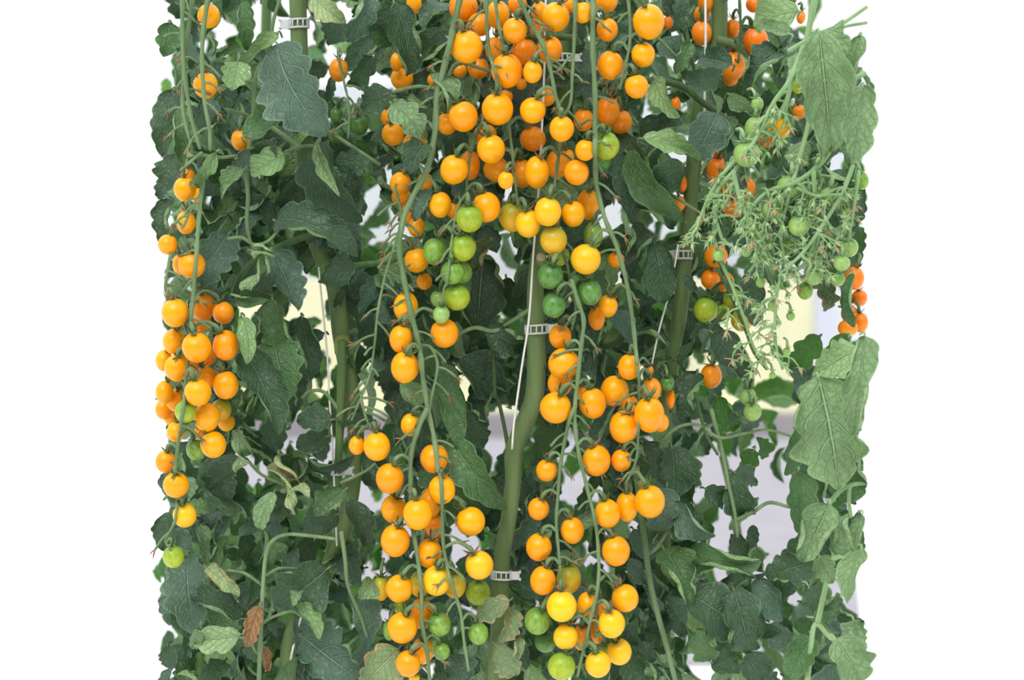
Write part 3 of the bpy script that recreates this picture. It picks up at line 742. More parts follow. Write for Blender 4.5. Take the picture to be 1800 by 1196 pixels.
# ------------------------------------------------------------------ build the tomatoes
NL, NA = 13, 20
for t in TOM:
    r = random.Random(1000 + t['id'])
    c = t['p']; a, b = t['a'], t['b']
    # nearest truss node above it
    d = TPX - np.array([t['x'], t['y'] - t['ry']])
    dist = np.hypot(d[:, 0], d[:, 1]) + np.where(d[:, 1] > 0, d[:, 1] * 1.5, 0) + np.abs(T3[:, 1] - c[1]) * 600
    dist = np.where(np.hypot(TPX[:, 0] - t['x'], TPX[:, 1] - t['y']) < min(t['rx'], t['ry']) * 1.05, dist + 25, dist)
    k = int(np.argmin(dist)); has = dist[k] < 75
    lean = np.clip((T3[k][0] - c[0]) / 0.03, -1, 1) * 0.5 if has else r.uniform(-0.35, 0.35)
    axis = np.array([lean, r.uniform(-0.62, -0.05), 1.0]); axis /= np.linalg.norm(axis)
    e1 = np.cross(axis, [0, 1, 0]); e1 /= np.linalg.norm(e1); e2 = np.cross(axis, e1)
    dent, pt = r.uniform(0.05, 0.10), r.uniform(0.0, 0.05)
    V, U = [], []
    for i in range(NL + 1):
        th = PI * i / NL
        for j in range(NA):
            ph = 2 * PI * j / NA
            rr = math.sin(th); zz = math.cos(th)
            zz -= dent * math.exp(-(rr / 0.32) ** 2) * (1 if zz > 0 else -0.25)
            rr *= 1 + 0.012 * math.sin(ph * 5 + t['id']) * math.sin(th) + 0.02 * math.sin(ph + t['id'] * 2)
            V.append((rr * math.cos(ph), rr * math.sin(ph), zz - (pt * max(0, -zz) ** 4)))
            U.append((j / NA, i / NL))
    V = np.array(V)
    # squash to the measured half sizes in the picture plane
    W = V[:, :1] * e1 * 1.0 + V[:, 1:2] * e2 * 1.0 + V[:, 2:] * axis
    W = W * np.array([a, (a + b) / 2 if b > 0 else a, b])
    mb = MB(); F = []
    for i in range(NL):
        for j in range(NA):
            k2 = (j + 1) % NA
            F.append((i * NA + j, (i + 1) * NA + j, (i + 1) * NA + k2, i * NA + k2))
    mb.add(W + c, F, U)
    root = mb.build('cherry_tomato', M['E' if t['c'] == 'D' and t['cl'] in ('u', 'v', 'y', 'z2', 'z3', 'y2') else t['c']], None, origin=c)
    tag(root, t['label'], 'tomato', GROUPS[t['cl']])
    # calyx
    S = np.array([a, (a + b) / 2, b])
    top = c + axis * S * (1 - dent)
    s = (a + b) / 2
    cb = MB(); ns = r.choice((5, 5, 6)); off = r.uniform(0, 6.28)
    unripe = t['c'] in 'GKPL'
    dry = r.random() < 0.45 and not unripe
    for q in range(ns):
        ph = off + 2 * PI * q / ns + r.uniform(-0.2, 0.2)
        out = e1 * math.cos(ph) + e2 * math.sin(ph)
        ln = max(s * r.uniform(0.6, 1.1), 0.0045); lift = r.uniform(0.3, 1.6)
        n = 6; wd = max(s * 0.13, 0.0009)
        sidev = np.cross(axis, out)
        VV = []
        ang = r.uniform(0.0, 0.6); pos = top + axis * s * 0.05
        for m_ in range(n + 1):
            f = m_ / n
            w = wd * (0.45 + 1.2 * f * (1 - f) * 2) * (1 - f ** 3) + 0.0001
            nn = axis * math.cos(ang) - out * math.sin(ang)
            VV += [pos - sidev * w + nn * w * 0.3, pos - nn * 0.0003, pos + sidev * w + nn * w * 0.3]
            ang += lift / n * (0.6 + 1.2 * f)
            pos = pos + (out * math.cos(ang) + axis * math.sin(ang)) * ln / n
        FF = []
        for m_ in range(n):
            for j in (0, 1):
                FF.append((m_ * 3 + j, m_ * 3 + j + 1, m_ * 3 + j + 4, m_ * 3 + j + 3))
        cb.add(np.array(VV), FF, mi=1 if (dry and r.random() < 0.7) else 0)
    cb.tube([top - axis * s * 0.02, top + axis * s * 0.1], [s * 0.17, s * 0.12], ns=8, sub=1)
    cb.build('calyx', [M['calyx'] if t['cl'] not in 'wx' else M['stalk_pale'], M['calyx_dry']], root)
    # stalk with its knuckle, up to the truss
    w = max(0.0011, min(0.0016, s * 0.13))
    if has:
        g = T3[k]; kn = top + axis * min(0.008, s * 0.7)
        mid = (kn + g) / 2 + np.array([0, 0, min(0.006, 0.3 * np.linalg.norm(g - kn))])
        line = [top, kn, mid, g]
    else:
        kn = top + axis * min(0.009, s * 0.8)
        line = [top, kn, kn + np.array([lean * 0.006, 0.008, 0.005]), kn + np.array([lean * 0.01, 0.03, 0.006])]
    sb = MB(); sb.tube(line, [w, w * 1.45, w, w * 1.1], ns=7, sub=5)
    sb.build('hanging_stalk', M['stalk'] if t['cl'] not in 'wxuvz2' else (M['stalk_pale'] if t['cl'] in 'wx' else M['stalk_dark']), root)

# ------------------------------------------------------------------ the pale tangle of flower stalks
GB = random.Random(77)


def spray(mb, p, d, ln, w, depth):
    """A kinked side branch that forks again and ends in a small bud or withered flower."""
    n = 4; line = [p]; dd = np.array(d, float)
    for i in range(n):
        dd = dd + np.array([GB.uniform(-0.45, 0.45), GB.uniform(-0.3, 0.3), GB.uniform(-0.5, 0.2)]); dd /= np.linalg.norm(dd)
        line.append(line[-1] + dd * ln / n)
    rr = w * mpp(0) / 2
    mb.tube(line, np.linspace(rr, rr * 0.7, n + 1), ns=6, sub=3)
    if depth > 0:
        for i in (1, 2, 3, 4):
            if GB.random() < 0.75:
                e = np.array([GB.uniform(-1, 1), GB.uniform(-0.5, 0.5), GB.uniform(-1, 0.35)]); e /= np.linalg.norm(e)
                spray(mb, line[i], 0.5 * dd + e, ln * GB.uniform(0.45, 0.75), w * 0.72, depth - 1)
    else:
        e = line[-1]
        big = GB.random()
        if big < 0.8:
            ms = 1 if big < 0.55 else 2
            mb.tube([e, e + dd * 0.002, e + dd * 0.0045, e + dd * 0.0065], [0.0007, 0.0016, 0.0013, 0.0003], ns=6, sub=2, mi=ms)
            for k in range(5):
                q = dd * 0.7 + np.array([GB.uniform(-1, 1), GB.uniform(-1, 1), GB.uniform(-1, 1)]) * 0.9; q /= np.linalg.norm(q)
                mb.tube([e, e + q * 0.004, e + q * 0.009 + np.array([0, 0, -0.001])], [0.0006, 0.0007, 0.00012], ns=5, sub=2, mi=0 if GB.random() < .75 else ms)


TANGLE = [
    (-0.05, 9, [(1418, 170), (1392, 120), (1388, 160), (1370, 200), (1340, 232), (1315, 262)]),
    (-0.06, 9, [(1420, 60), (1388, 140), (1360, 180), (1330, 240), (1318, 262)]),
    (-0.05, 8, [(1325, 262), (1285, 290), (1255, 330), (1240, 360), (1225, 400)]),
    (-0.05, 8, [(1300, 290), (1262, 335), (1258, 380), (1272, 430)]),
    (-0.07, 8, [(1288, 300), (1300, 345), (1318, 390), (1345, 430), (1360, 470)]),
    (-0.07, 10, [(1470, 245), (1440, 290), (1400, 320), (1355, 335), (1325, 360), (1300, 400)]),
    (-0.08, 9, [(1430, 300), (1433, 360), (1440, 410), (1425, 450), (1408, 470)]),
    (-0.07, 8, [(1425, 160), (1420, 220), (1402, 290), (1385, 350), (1372, 410), (1378, 460), (1365, 520), (1362, 580)]),
    (-0.09, 8, [(1500, 290), (1480, 340), (1450, 390), (1415, 440), (1385, 470)]),
    (-0.08, 7, [(1510, 300), (1500, 370), (1492, 420)]),
    (-0.06, 6, [(1362, 585), (1366, 620), (1376, 650)]),
    (-0.04, 6, [(1265, 455), (1290, 510), (1308, 560), (1325, 610), (1350, 650)]),
    (-0.07, 7, [(1360, 330), (1350, 380), (1338, 420), (1330, 470)]),
    (-0.08, 7, [(1400, 330), (1440, 345), (1480, 330), (1510, 345)]),
]
for Y, w, l in TANGLE:
    path = catmull(l, 5); ys = dodge(path, Y, w / 2)
    P3 = np.array([at(x, y, z) for (x, y), z in zip(path, ys)])
    mb = MB(); rr = w * mpp(Y) / 2
    mb.tube(P3, np.linspace(rr, rr * 0.7, len(P3)), ns=8, sub=1)
    lim = l[0][1] < 600 and w > 6
    for i in range(2, len(P3), 2):
        x, y = path[i]
        if not lim and GB.random() < .4: continue
        if y < 235 and GB.random() < .6: continue
        if x > 1490: d = np.array([-0.7, GB.uniform(-0.5, 0.5), GB.uniform(-0.8, 0.5)])
        elif x < 1240: d = np.array([GB.uniform(-.6, .6), GB.uniform(-0.5, 0.5), -0.8])
        else: d = np.array([GB.choice((-1, 1)) * GB.uniform(0.5, 1), GB.uniform(-0.5, 0.5), GB.uniform(-0.9, 0.4)])
        dep = 1
        spray(mb, P3[i], d / np.linalg.norm(d), GB.uniform(16, 34) * mpp(0), w * 0.7, dep)
    mb.build('flower_truss', [M['stalk_pale'], M['bud'], M['petal_dry']], P_pale)

# ------------------------------------------------------------------ leaves read off the photograph
# bx, by, tx, ty, width, kind, depth, then options
HERO = [
    (487, 78, 574, 238, 104, 'b', -0.015, dict(arch=0.35, fold=0.12, curl=0.25, lobe=0.2, lobes=5)),
    (548, -8, 606, 40, 52, 'y', 0.03, dict(under=True, curl=0.9)), (655, -15, 606, 72, 62, 'b', 0.02, {}), (592, 22, 578, 80, 46, 'b', 0.05, {}),
    (432, 0, 436, 92, 32, 'm', 0.04, dict(curl=1.2, fold=.5)), (487, 58, 428, 118, 32, 'm', 0.03, dict(under=True, curl=1.5)), (418, 108, 406, 162, 44, 'm', 0.02, dict(under=True)),
    (318, 188, 322, 292, 32, 'm', 0.05, dict(curl=1.4, fold=.4)), (304, 158, 284, 275, 46, 'd', 0.08, {}), (308, 270, 296, 336, 54, 'd', 0.08, {}),
    (372, 172, 352, 238, 38, 'b', 0.06, {}), (428, 240, 484, 205, 44, 'm', 0.0, {}), (478, 245, 456, 278, 38, 'd', 0.01, dict(curl=1.0)),
    (382, 266, 332, 318, 44, 'm', -0.02, dict(fold=.6, under=True)), (502, 272, 440, 308, 50, 'm', 0.01, dict(under=True, curl=.8, roll=.3)), (440, 262, 424, 304, 34, 'b', 0.02, {}),
    (424, 296, 390, 352, 30, 'p', 0.01, dict(curl=1.6, fold=.5)), (556, 256, 634, 392, 84, 'd', 0.06, dict(lobe=.22)), (558, 252, 598, 345, 30, 'p', 0.03, dict(under=True, curl=1.8, fold=.6)),
    (552, 272, 545, 348, 50, 'd', 0.07, {}), (484, 388, 630, 448, 70, 'd', 0.02, dict(curl=.9, lobe=.2)), (692, 170, 636, 192, 50, 'd', 0.03, dict(under=False, curl=.8)),
    (655, 96, 618, 152, 38, 'd', 0.06, {}), (402, 412, 342, 508, 66, 'b', 0.04, dict(lobe=.2)), (474, 440, 424, 512, 24, 'p', 0.0, dict(curl=2.4, twist=5, wave=1.4)), (455, 436, 480, 452, 24, 'p', -.005, dict(curl=2.0, twist=4)),
    (478, 442, 524, 548, 66, 'b', 0.03, {}), (412, 518, 472, 528, 28, 'm', 0.03, {}), (462, 536, 520, 616, 60, 'm', 0.06, {}), (424, 556, 434, 640, 32, 'm', 0.0, dict(under=True, curl=1.3)),
    (428, 618, 492, 764, 80, 'd', 0.02, dict(curl=.7, arch=.25)), (484, 598, 512, 702, 72, 'm', 0.05, dict(lobe=.22)), (530, 556, 556, 664, 56, 'd', 0.08, {}),
    (584, 738, 522, 742, 46, 'd', 0.03, {}), (574, 768, 520, 786, 38, 'd', 0.05, {}), (612, 446, 574, 504, 54, 'd', 0.03, dict(curl=.8)), (490, 798, 520, 905, 28, 'y', 0.02, dict(curl=2.4, twist=7, wave=1.6)),
    (500, 850, 545, 870, 26, 'y', 0.015, dict(curl=2.4, twist=6)), (420, 756, 412, 838, 24, 'p', 0.02, dict(curl=2.4, twist=7, wave=1.5)), (482, 866, 458, 930, 34, 'p', 0.01, dict(under=False, curl=.8)),
    (606, 862, 552, 906, 50, 'm', 0.03, {}), (594, 904, 528, 932, 52, 'd', 0.05, {}), (576, 1000, 480, 1068, 88, 'd', 0.03, dict(lobe=.22, curl=.6)), (528, 1042, 514, 1066, 18, 'p', 0.01, dict(curl=1.5)),
    (362, 998, 420, 1050, 44, 'y', 0.03, dict(under=True)), (424, 1088, 334, 1054, 56, 'd', 0.05, {}), (424, 1116, 352, 1124, 50, 'p', 0.03, dict(under=True, fold=.5)), (352, 1098, 344, 1142, 18, 'p', 0.03, dict(curl=1.4)),
    (332, 978, 345, 1116, 74, 'b', 0.07, dict(lobe=.2)), (530, 1060, 562, 1124, 46, 'm', 0.015, dict(under=True, fold=.4)), (530, 1120, 632, 1200, 92, 'b', 0.04, dict(lobe=.2)),
    (456, 1066, 434, 1138, 30, 'n', 0.0, dict(curl=1.6, wave=1.4)), (462, 1136, 466, 1180, 18, 'n', 0.03, dict(curl=1.8)), (700, 1142, 636, 1205, 70, 'y', 0.02, dict(curl=.6)), (634, 1040, 642, 1140, 48, 'b', 0.03, dict(curl=.8)),
    (612, 880, 640, 960, 44, 'd', .06, {}), (655, 1020, 628, 1052, 34, 'p', 0.02, dict(curl=1.2)),
    # middle
    (692, 2, 716, 134, 70, 'd', 0.02, dict(lobe=.2)), (774, 4, 742, 52, 46, 'd', 0.0, dict(curl=.8)), (782, 54, 744, 98, 44, 'd', 0.03, dict(curl=.6)), (764, 128, 792, 200, 44, 'p', 0.0, dict(wave=1.2, under=False)),
    (688, 182, 746, 244, 46, 'p', 0.01, dict(lobe=.25)), (748, 252, 720, 304, 52, 'd', -0.012, dict(curl=.8)), (758, 332, 728, 390, 24, 'b', 0.0, dict(curl=1.5)), (846, 150, 860, 175, 34, 'd', 0.05, {}),
    (845, 310, 872, 358, 60, 'd', 0.11, {}), (848, 458, 838, 580, 108, 'd', 0.12, dict(lobe=.12)), (852, 578, 916, 614, 62, 'd', 0.06, {}), (938, 470, 918, 545, 54, 'd', 0.11, {}), (890, 488, 904, 562, 40, 'd', 0.13, {}),
    (800, 640, 880, 700, 84, 'd', 0.09, {}), (862, 660, 842, 760, 60, 'd', 0.10, {}), (778, 640, 806, 792, 46, 'm', 0.04, dict(curl=1.0)), (792, 768, 890, 896, 64, 'm', 0.035, dict(curl=.5, lobe=.12)), (800, 705, 852, 786, 60, 'd', 0.07, {}),
    (862, 422, 838, 474, 38, 'r', 0.04, dict(curl=1.4)), (850, 400, 872, 445, 46, 'd', 0.09, {}), (896, 1056, 836, 1090, 40, 'y', 0.01, dict(curl=.8)), (902, 1070, 876, 1130, 46, 'y', 0.02, dict(curl=.7)), (868, 1132, 908, 1188, 40, 'y', 0.02, dict(curl=1.2, wave=1.2)),
    (912, 1120, 905, 1165, 26, 'y', 0.015, dict(curl=1.6)), (800, 1150, 812, 1205, 50, 'b', 0.04, {}), (940, 670, 900, 720, 44, 'd', 0.10, {}),
    # between stem and the right
    (1200, -8, 1184, 54, 44, 'd', 0.05, {}), (1214, 74, 1188, 130, 28, 'm', 0.04, dict(curl=1.2)), (1288, 114, 1228, 100, 50, 'b', 0.08, {}), (1266, 130, 1196, 126, 42, 'd', 0.05, dict(under=False, curl=.6)),
    (1368, 92, 1306, 160, 66, 'd', 0.08, {}), (1150, 138, 1192, 208, 36, 'm', 0.015, dict(under=True, curl=1.0)), (1202, 198, 1124, 238, 62, 'd', 0.05, {}), (1128, 244, 1230, 282, 38, 'm', 0.01, dict(under=True, curl=1.3, fold=.5)),
    (1262, 198, 1220, 284, 62, 'b', 0.05, {}), (1282, 166, 1326, 192, 32, 'p', 0.05, {}), (1276, 204, 1268, 270, 38, 'm', 0.07, {}), (1202, 288, 1148, 334, 54, 'd', 0.04, dict(curl=.7)),
    (1086, 236, 1112, 396, 64, 'd', 0.09, {}), (1102, 268, 1208, 390, 50, 'm', 0.06, dict(under=False)), (1104, 338, 1184, 400, 60, 'd', 0.08, {}), (1270, 300, 1310, 345, 40, 'd', 0.10, {}),
    (1150, 428, 1168, 536, 76, 'd', 0.08, dict(arch=.3)), (1132, 398, 1098, 466, 60, 'd', 0.09, {}), (1326, 462, 1328, 574, 42, 'd', 0.05, dict(curl=.7)), (1442, 478, 1452, 548, 42, 'r', 0.0, dict(lobe=.3)),
    (1252, 585, 1325, 658, 62, 'd', 0.06, {}), (1248, 568, 1284, 602, 34, 'b', 0.08, {}), (1442, 592, 1392, 644, 44, 'g', 0.04, dict(lobe=.25)), (1396, 638, 1406, 696, 44, 'b', 0.06, {}), (1226, 655, 1198, 736, 66, 'd', 0.09, {}),
    (1258, 696, 1308, 742, 54, 'g', 0.10, {}), (1180, 785, 1188, 876, 78, 'd', 0.08, {}), (1172, 855, 1150, 934, 56, 'b', 0.05, {}), (1188, 880, 1256, 945, 44, 'b', 0.04, dict(curl=1.0)), (1166, 965, 1210, 1068, 66, 'm', 0.04, dict(lobe=.2)),
    (1212, 966, 1340, 988, 54, 'm', 0.05, {}), (1432, 988, 1346, 1014, 64, 'd', 0.03, {}), (1208, 1046, 1296, 1114, 88, 'd', 0.04, {}), (1290, 1038, 1318, 1146, 76, 'd', 0.04, dict(lobe=.22)), (1328, 1018, 1374, 1094, 54, 'b', 0.05, {}),
    (1222, 1108, 1256, 1164, 50, 'm', 0.02, dict(curl=.8)), (1250, 1165, 1300, 1185, 40, 'd', 0.02, dict(curl=1.1)), (1290, 850, 1305, 910, 60, 'd', 0.08, {}), (1240, 860, 1280, 880, 44, 'd', .08, dict(curl=.8)),
    (1330, 880, 1290, 910, 40, 'd', .09, {}), (1310, 1150, 1340, 1200, 70, 'd', .06, {}), (1290, 830, 1330, 850, 36, 'd', .08, {}), (1345, 1040, 1400, 1030, 50, 'd', .06, {}),
    (1326, 790, 1300, 830, 36, 'g', .12, {}), (1350, 800, 1330, 770, 30, 'g', .14, {}), (1130, 780, 1150, 840, 46, 'd', .07, {}),
    # the pale plant
    (1440, 55, 1462, 268, 100, 'p', -0.17, dict(arch=.25, fold=.35, curl=.5)), (1432, 58, 1492, 118, 70, 'p', -0.14, dict(fold=.3)), (1518, 150, 1496, 292, 62, 'p', -0.18, dict(curl=.6, fold=.3)), (1498, 168, 1450, 285, 56, 'p', -0.15, dict(fold=.4)),
    (1404, 20, 1328, 52, 58, 'm', -0.03, dict(under=True)), (1396, 0, 1352, 20, 44, 'g', 0.0, {}), (1514, 62, 1500, 150, 40, 'p', -.12, dict(fold=.3)), (1390, 60, 1330, 38, 24, 'p', -0.06, dict(curl=1.0)),
    (1438, 662, 1474, 862, 138, 'p', -0.17, dict(lobe=.22, lobes=4, arch=.2, fold=.1, wave=.9)), (1520, 590, 1500, 768, 62, 'p', -0.2, dict(lobe=.15, fold=.2)), (1508, 612, 1424, 664, 58, 'm', -0.12, dict(under=True)), (1494, 590, 1456, 640, 50, 'g', -0.10, {}),
    (1412, 725, 1380, 836, 50, 'm', -0.10, dict(curl=.8)), (1404, 826, 1404, 938, 56, 'm', -0.08, dict(wave=1.6, curl=.8)), (1475, 790, 1500, 885, 80, 'm', -0.13, {}), (1458, 886, 1410, 988, 84, 'p', -0.2, dict(lobe=.03, arch=.2)),
    (1492, 980, 1486, 904, 54, 'p', -0.19, dict(lobe=.05)), (1440, 978, 1464, 1026, 40, 'p', -0.18, {}), (1514, 965, 1490, 1062, 48, 'p', -0.21, dict(lobe=.05)), (1428, 1120, 1384, 1196, 56, 'm', -0.12, dict(lobe=.15)),
    (1468, 1124, 1510, 1200, 78, 'p', -0.2, dict(lobe=.2)), (1516, 905, 1500, 975, 34, 'p', -.17, dict(lobe=.05)), (1430, 1085, 1470, 1060, 40, 'm', -.1, {}), (1500, 480, 1502, 575, 34, 'm', -.08, dict(roll=.6)),
    (1500, 1090, 1514, 1140, 36, 'p', -.16, {}), (1478, 1050, 1442, 1075, 30, 'm', -.11, {}), (1420, 1030, 1445, 1090, 40, 'd', -.03, {}),
    (1512, 330, 1490, 412, 54, 'd', 0.06, {}), (1488, 296, 1470, 382, 52, 'd', 0.08, {}), (1452, 330, 1440, 412, 56, 'd', 0.10, {}), (1508, 398, 1508, 470, 40, 'm', 0.08, {}), (1404, 288, 1380, 372, 60, 'd', .12, {}),
    (1420, 398, 1404, 470, 56, 'd', .12, {}), (1344, 396, 1362, 462, 50, 'd', 0.12, {}), (1505, 240, 1495, 320, 46, 'm', 0.02, {}), (296, 350, 290, 440, 44, 'd', 0.09, {}), (296, 40, 288, 100, 40, 'm', .06, {}), (298, 900, 290, 970, 44, 'd', .08, {}),
]


def owner(x, Y):
    if Y > 0.45: return P_b1 if x < 640 else (P_b2 if x < 1060 else P_b3)
    if x > 1340 and Y < -0.02: return P_pale
    if x < 420: return P_edge
    if x < 650: return P_left
    if x < 1130: return P_mid
    return P_right


LEAFN = {}
for i, (bx, by, tx, ty, w, kd, Y, op) in enumerate(HERO):
    r = random.Random(500 + i)
    op = dict(op)
    mb = MB()
    wm = w * mpp(Y) * 1.12
    dz = r.uniform(-0.018, 0.018)
    b3, t3 = at(bx, by, Y + dz * 0.5), at(tx, ty, Y - dz)
    if op.get('curl', 0) >= 2: wm *= 1.9
    elif op.get('curl', 0) >= 1: wm *= 1.2
    op.setdefault('roll', r.uniform(-0.5, 0.5)); op.setdefault('arch', r.uniform(0.1, 0.6)); op.setdefault('fold', r.uniform(0.0, 0.45)); op.setdefault('curl', r.uniform(0.2, 0.7) if r.random() < .45 else r.uniform(1.2, 2.4)); op.setdefault('twist', r.uniform(-.8, .8))
    op.setdefault('lobe', r.uniform(0.08, 0.2)); op.setdefault('wave', r.uniform(0.6, 1.5)); op.setdefault('asym', r.uniform(-0.12, 0.12)); op.setdefault('lobes', r.choice((3, 4, 5)))
    mb.leaf(b3, t3, wm, nt=26, ns=10, seed=i, **op)
    # its own short stalk
    ax = (b3 - t3) / np.linalg.norm(b3 - t3)
    q = b3 + ax * 0.009 + np.array([0, 0.010, 0.002])
    mb.tube([b3 - ax * 0.008, b3, b3 + ax * 0.003 + np.array([0, 0.006, 0]), b3 + ax * 0.003 + np.array([0, 0.03, -0.003])], [0.0005, 0.0009, 0.0010, 0.0010], ns=6, sub=3, mi=1)
    P = owner(bx, Y)
    LEAFN[P.name] = LEAFN.get(P.name, 0) + 1
    lf = mb.build('leaf', [M[kd], M['stalk_pale'] if P is P_pale else M['stalk']], P)
    if kd == 'n': lf['label'] = 'dry brown curled leaf'
    if kd == 'y': lf['label'] = 'yellowing mottled leaf'
    if kd == 'r': lf['label'] = 'dark leaf with browned rim'

# ------------------------------------------------------------------ the mass of foliage between them
GAPS = [(398, 68, 24, 16), (480, 52, 34, 34), (525, 70, 20, 40), (298, 112, 20, 14), (292, 20, 22, 16), (620, 155, 34, 16), (600, 88, 22, 20), (672, 156, 16, 12), (655, 345, 14, 30), (545, 532, 38, 30), (432, 545, 26, 22),
        (880, 452, 24, 30), (898, 520, 12, 26), (580, 650, 20, 46), (540, 760, 36, 26), (818, 700, 22, 26), (872, 745, 30, 22), (868, 790, 26, 22), (800, 790, 18, 14), (1390, 560, 66, 60), (1300, 590, 40, 30), (1345, 640, 26, 40),
        (1350, 830, 36, 46), (1380, 740, 26, 30), (1330, 780, 30, 16), (1375, 930, 40, 44), (1260, 945, 16, 22), (1270, 1010, 14, 14), (1385, 1040, 22, 22), (1480, 1040, 24, 30), (1228, 1140, 18, 28), (1350, 1150, 26, 24), (622, 868, 22, 36),
        (430, 845, 22, 18), (1140, 192, 26, 18), (1305, 14, 14, 26), (1385, 16, 22, 24), (1500, 24, 24, 24), (1455, 20, 20, 26), (1165, 100, 16, 14), (1262, 800, 20, 26), (1145, 355, 14, 20), (1100, 500, 10, 16), (355, 770, 10, 12),
        (1200, 240, 10, 14), (990, 800, 16, 30), (1000, 870, 16, 20), (1020, 990, 12, 22), (800, 940, 16, 26), (670, 1000, 16, 14), (660, 720, 20, 30), (1250, 830, 26, 26), (1225, 1195, 20, 12), (1420, 600, 36, 40), (1480, 560, 14, 44),
        (1320, 480, 20, 30), (1400, 880, 12, 30), (690, 400, 14, 20), (470, 720, 10, 10), (680, 880, 14, 14), (690, 980, 16, 16)]


def in_gap(x, y, m):
    for gx, gy, ga, gb in GAPS:
        ga, gb = ga * .82, gb * .82
        if ((x - gx) / (ga + m)) ** 2 + ((y - gy) / (gb + m)) ** 2 < 1: return True
    return False


FR = random.Random(4242)
FILL = []
LAYERS = [  # n, depth range, length px, gap margin, kinds
    (800, (0.075, 0.17), (36, 90), 6, 'dddbbbmd'),
    (1200, (0.17, 0.36), (40, 96), 3, 'dddbbmmd'),
    (1500, (0.45, 0.95), (40, 92), -2, 'ddmmgggb'),
]
for n, yr, lr, mg, kinds in LAYERS:
    made = tries = 0
    while made < n and tries < n * 25:
        tries += 1
        Y = FR.uniform(*yr)
        x, y = FR.uniform(268, 1532), FR.uniform(-60, 1270)
        ln = FR.uniform(*lr)
        an = FR.gauss(PI / 2, 0.75)                      # mostly hanging down
        dx, dy = math.cos(an) * ln, math.sin(an) * ln
        bx, by, tx, ty = x - dx / 2, y - dy / 2, x + dx / 2, y + dy / 2
        w = ln * FR.uniform(0.5, 0.78)
        hw = w * 0.35
        if min(bx, tx) - hw < 273 or max(bx, tx) + hw > 1527: continue
        if y < 60 and 1280 < x and FR.random() < .75: continue
        if any(in_gap(px_, py_, mg + w * 0.16) for px_, py_ in ((bx, by), (x, y), (tx, ty))): continue
        bad = False
        for t in TOM:
            if t['Y'] > Y - 0.025 and abs(t['x'] - x) < 90 and abs(t['y'] - y) < 90:
                rr = t['rx'] + w * 0.42
                for f in (0, .25, .5, .75, 1):
                    if (bx + dx * f - t['x']) ** 2 + (by + dy * f - t['y']) ** 2 < rr * rr: bad = True; break
            if bad: break
        if bad: continue
        FILL.append((Y, bx, by, tx, ty, w, FR.choice(kinds), FR.random() < 0.17))
        made += 1
print('FILL', len(FILL))
FILL.sort(key=lambda q: q[0])
stuff = {}
for i, (Y, bx, by, tx, ty, w, kd, und) in enumerate(FILL):
    r = random.Random(9000 + i)
    P = owner(0.5 * (bx + tx), Y)
    cap = 96 if Y < 0.45 else 60
    solo = LEAFN.get(P.name, 0) < cap
    far = Y > 0.45
    if solo: mb = MB(); LEAFN[P.name] = LEAFN.get(P.name, 0) + 1; mi = 0
    else:
        mb = stuff.setdefault(P.name, (P, MB()))[1]; mi = 'dbmg'.index(kd)
    dz = r.uniform(-0.02, 0.02)
    b3, t3 = at(bx, by, Y + dz), at(tx, ty, Y - dz)
    mb.leaf(b3, t3, w * mpp(Y), nt=(12 if far else 18), ns=(4 if far else 8), seed=i + 50, mi=mi, roll=r.gauss(0, 0.65), arch=r.uniform(0, .6), fold=r.uniform(-.05, .45), curl=r.uniform(.1, .7) if r.random() < .45 else r.uniform(1.2, 2.6),
            lobe=r.uniform(.08, .24), lobes=r.choice((3, 4, 5)), wave=r.uniform(.4, 1.3), under=und, asym=r.uniform(-.15, .15), twist=r.uniform(-.9, .9))
    ax = (b3 - t3) / np.linalg.norm(b3 - t3)
    if solo:
        mb.tube([b3 - ax * .006, b3, b3 + ax * 0.002 + np.array([0, .006, .0]), b3 + ax * 0.002 + np.array([0, .03, -.003])], [.0006, .001, .0012, .0012], ns=5, sub=3, mi=1)
        mb.build('leaf', [M[kd], M['stalk_dark']], P)
for P, mb in stuff.values():
    o = mb.build('foliage', [M['d'], M['b'], M['m'], M['g']], P)
    o['kind'] = 'stuff'

# ------------------------------------------------------------------ support strings and stem clips
def string(lst, Y, w, label):
    mb = MB(); pp = [at(q[0], q[1], q[2] if len(q) > 2 else Y) for q in lst]
    mb.tube(pp, w * mpp(0) / 2, ns=6, sub=4)
    tag(mb.build('support_string', M['string'], None, origin=pp[0]), label, 'string', 'white support strings tied along the stems')


string([(960, -60), (957, 120), (947, 330), (938, 440), (930, 560), (918, 640), (904, 740), (900, 790)], 0.034, 4, 'white support string running down beside the thick bare stem to its bend')
string([(1239, -60), (1240, 30), (1240, 90), (1238, 200)], 0.09, 4.5, 'white string hanging beside the forked green stem at the top')
string([(1192, 430), (1180, 500), (1160, 575), (1146, 640)], 0.09, 3.5, 'white string slanting down under the far clip behind the curled leaves')
string([(560, 470), (567, 540), (575, 620), (579, 700), (583, 760), (588, 860), (592, 960)], 0.075, 3.5, 'white string beside the jointed stem, below the curled leaf')
string([(556, 1000), (545, 1040), (522, 1110), (503, 1200)], 0.075, 4, 'white string slanting along the low stem near the dry brown leaf')


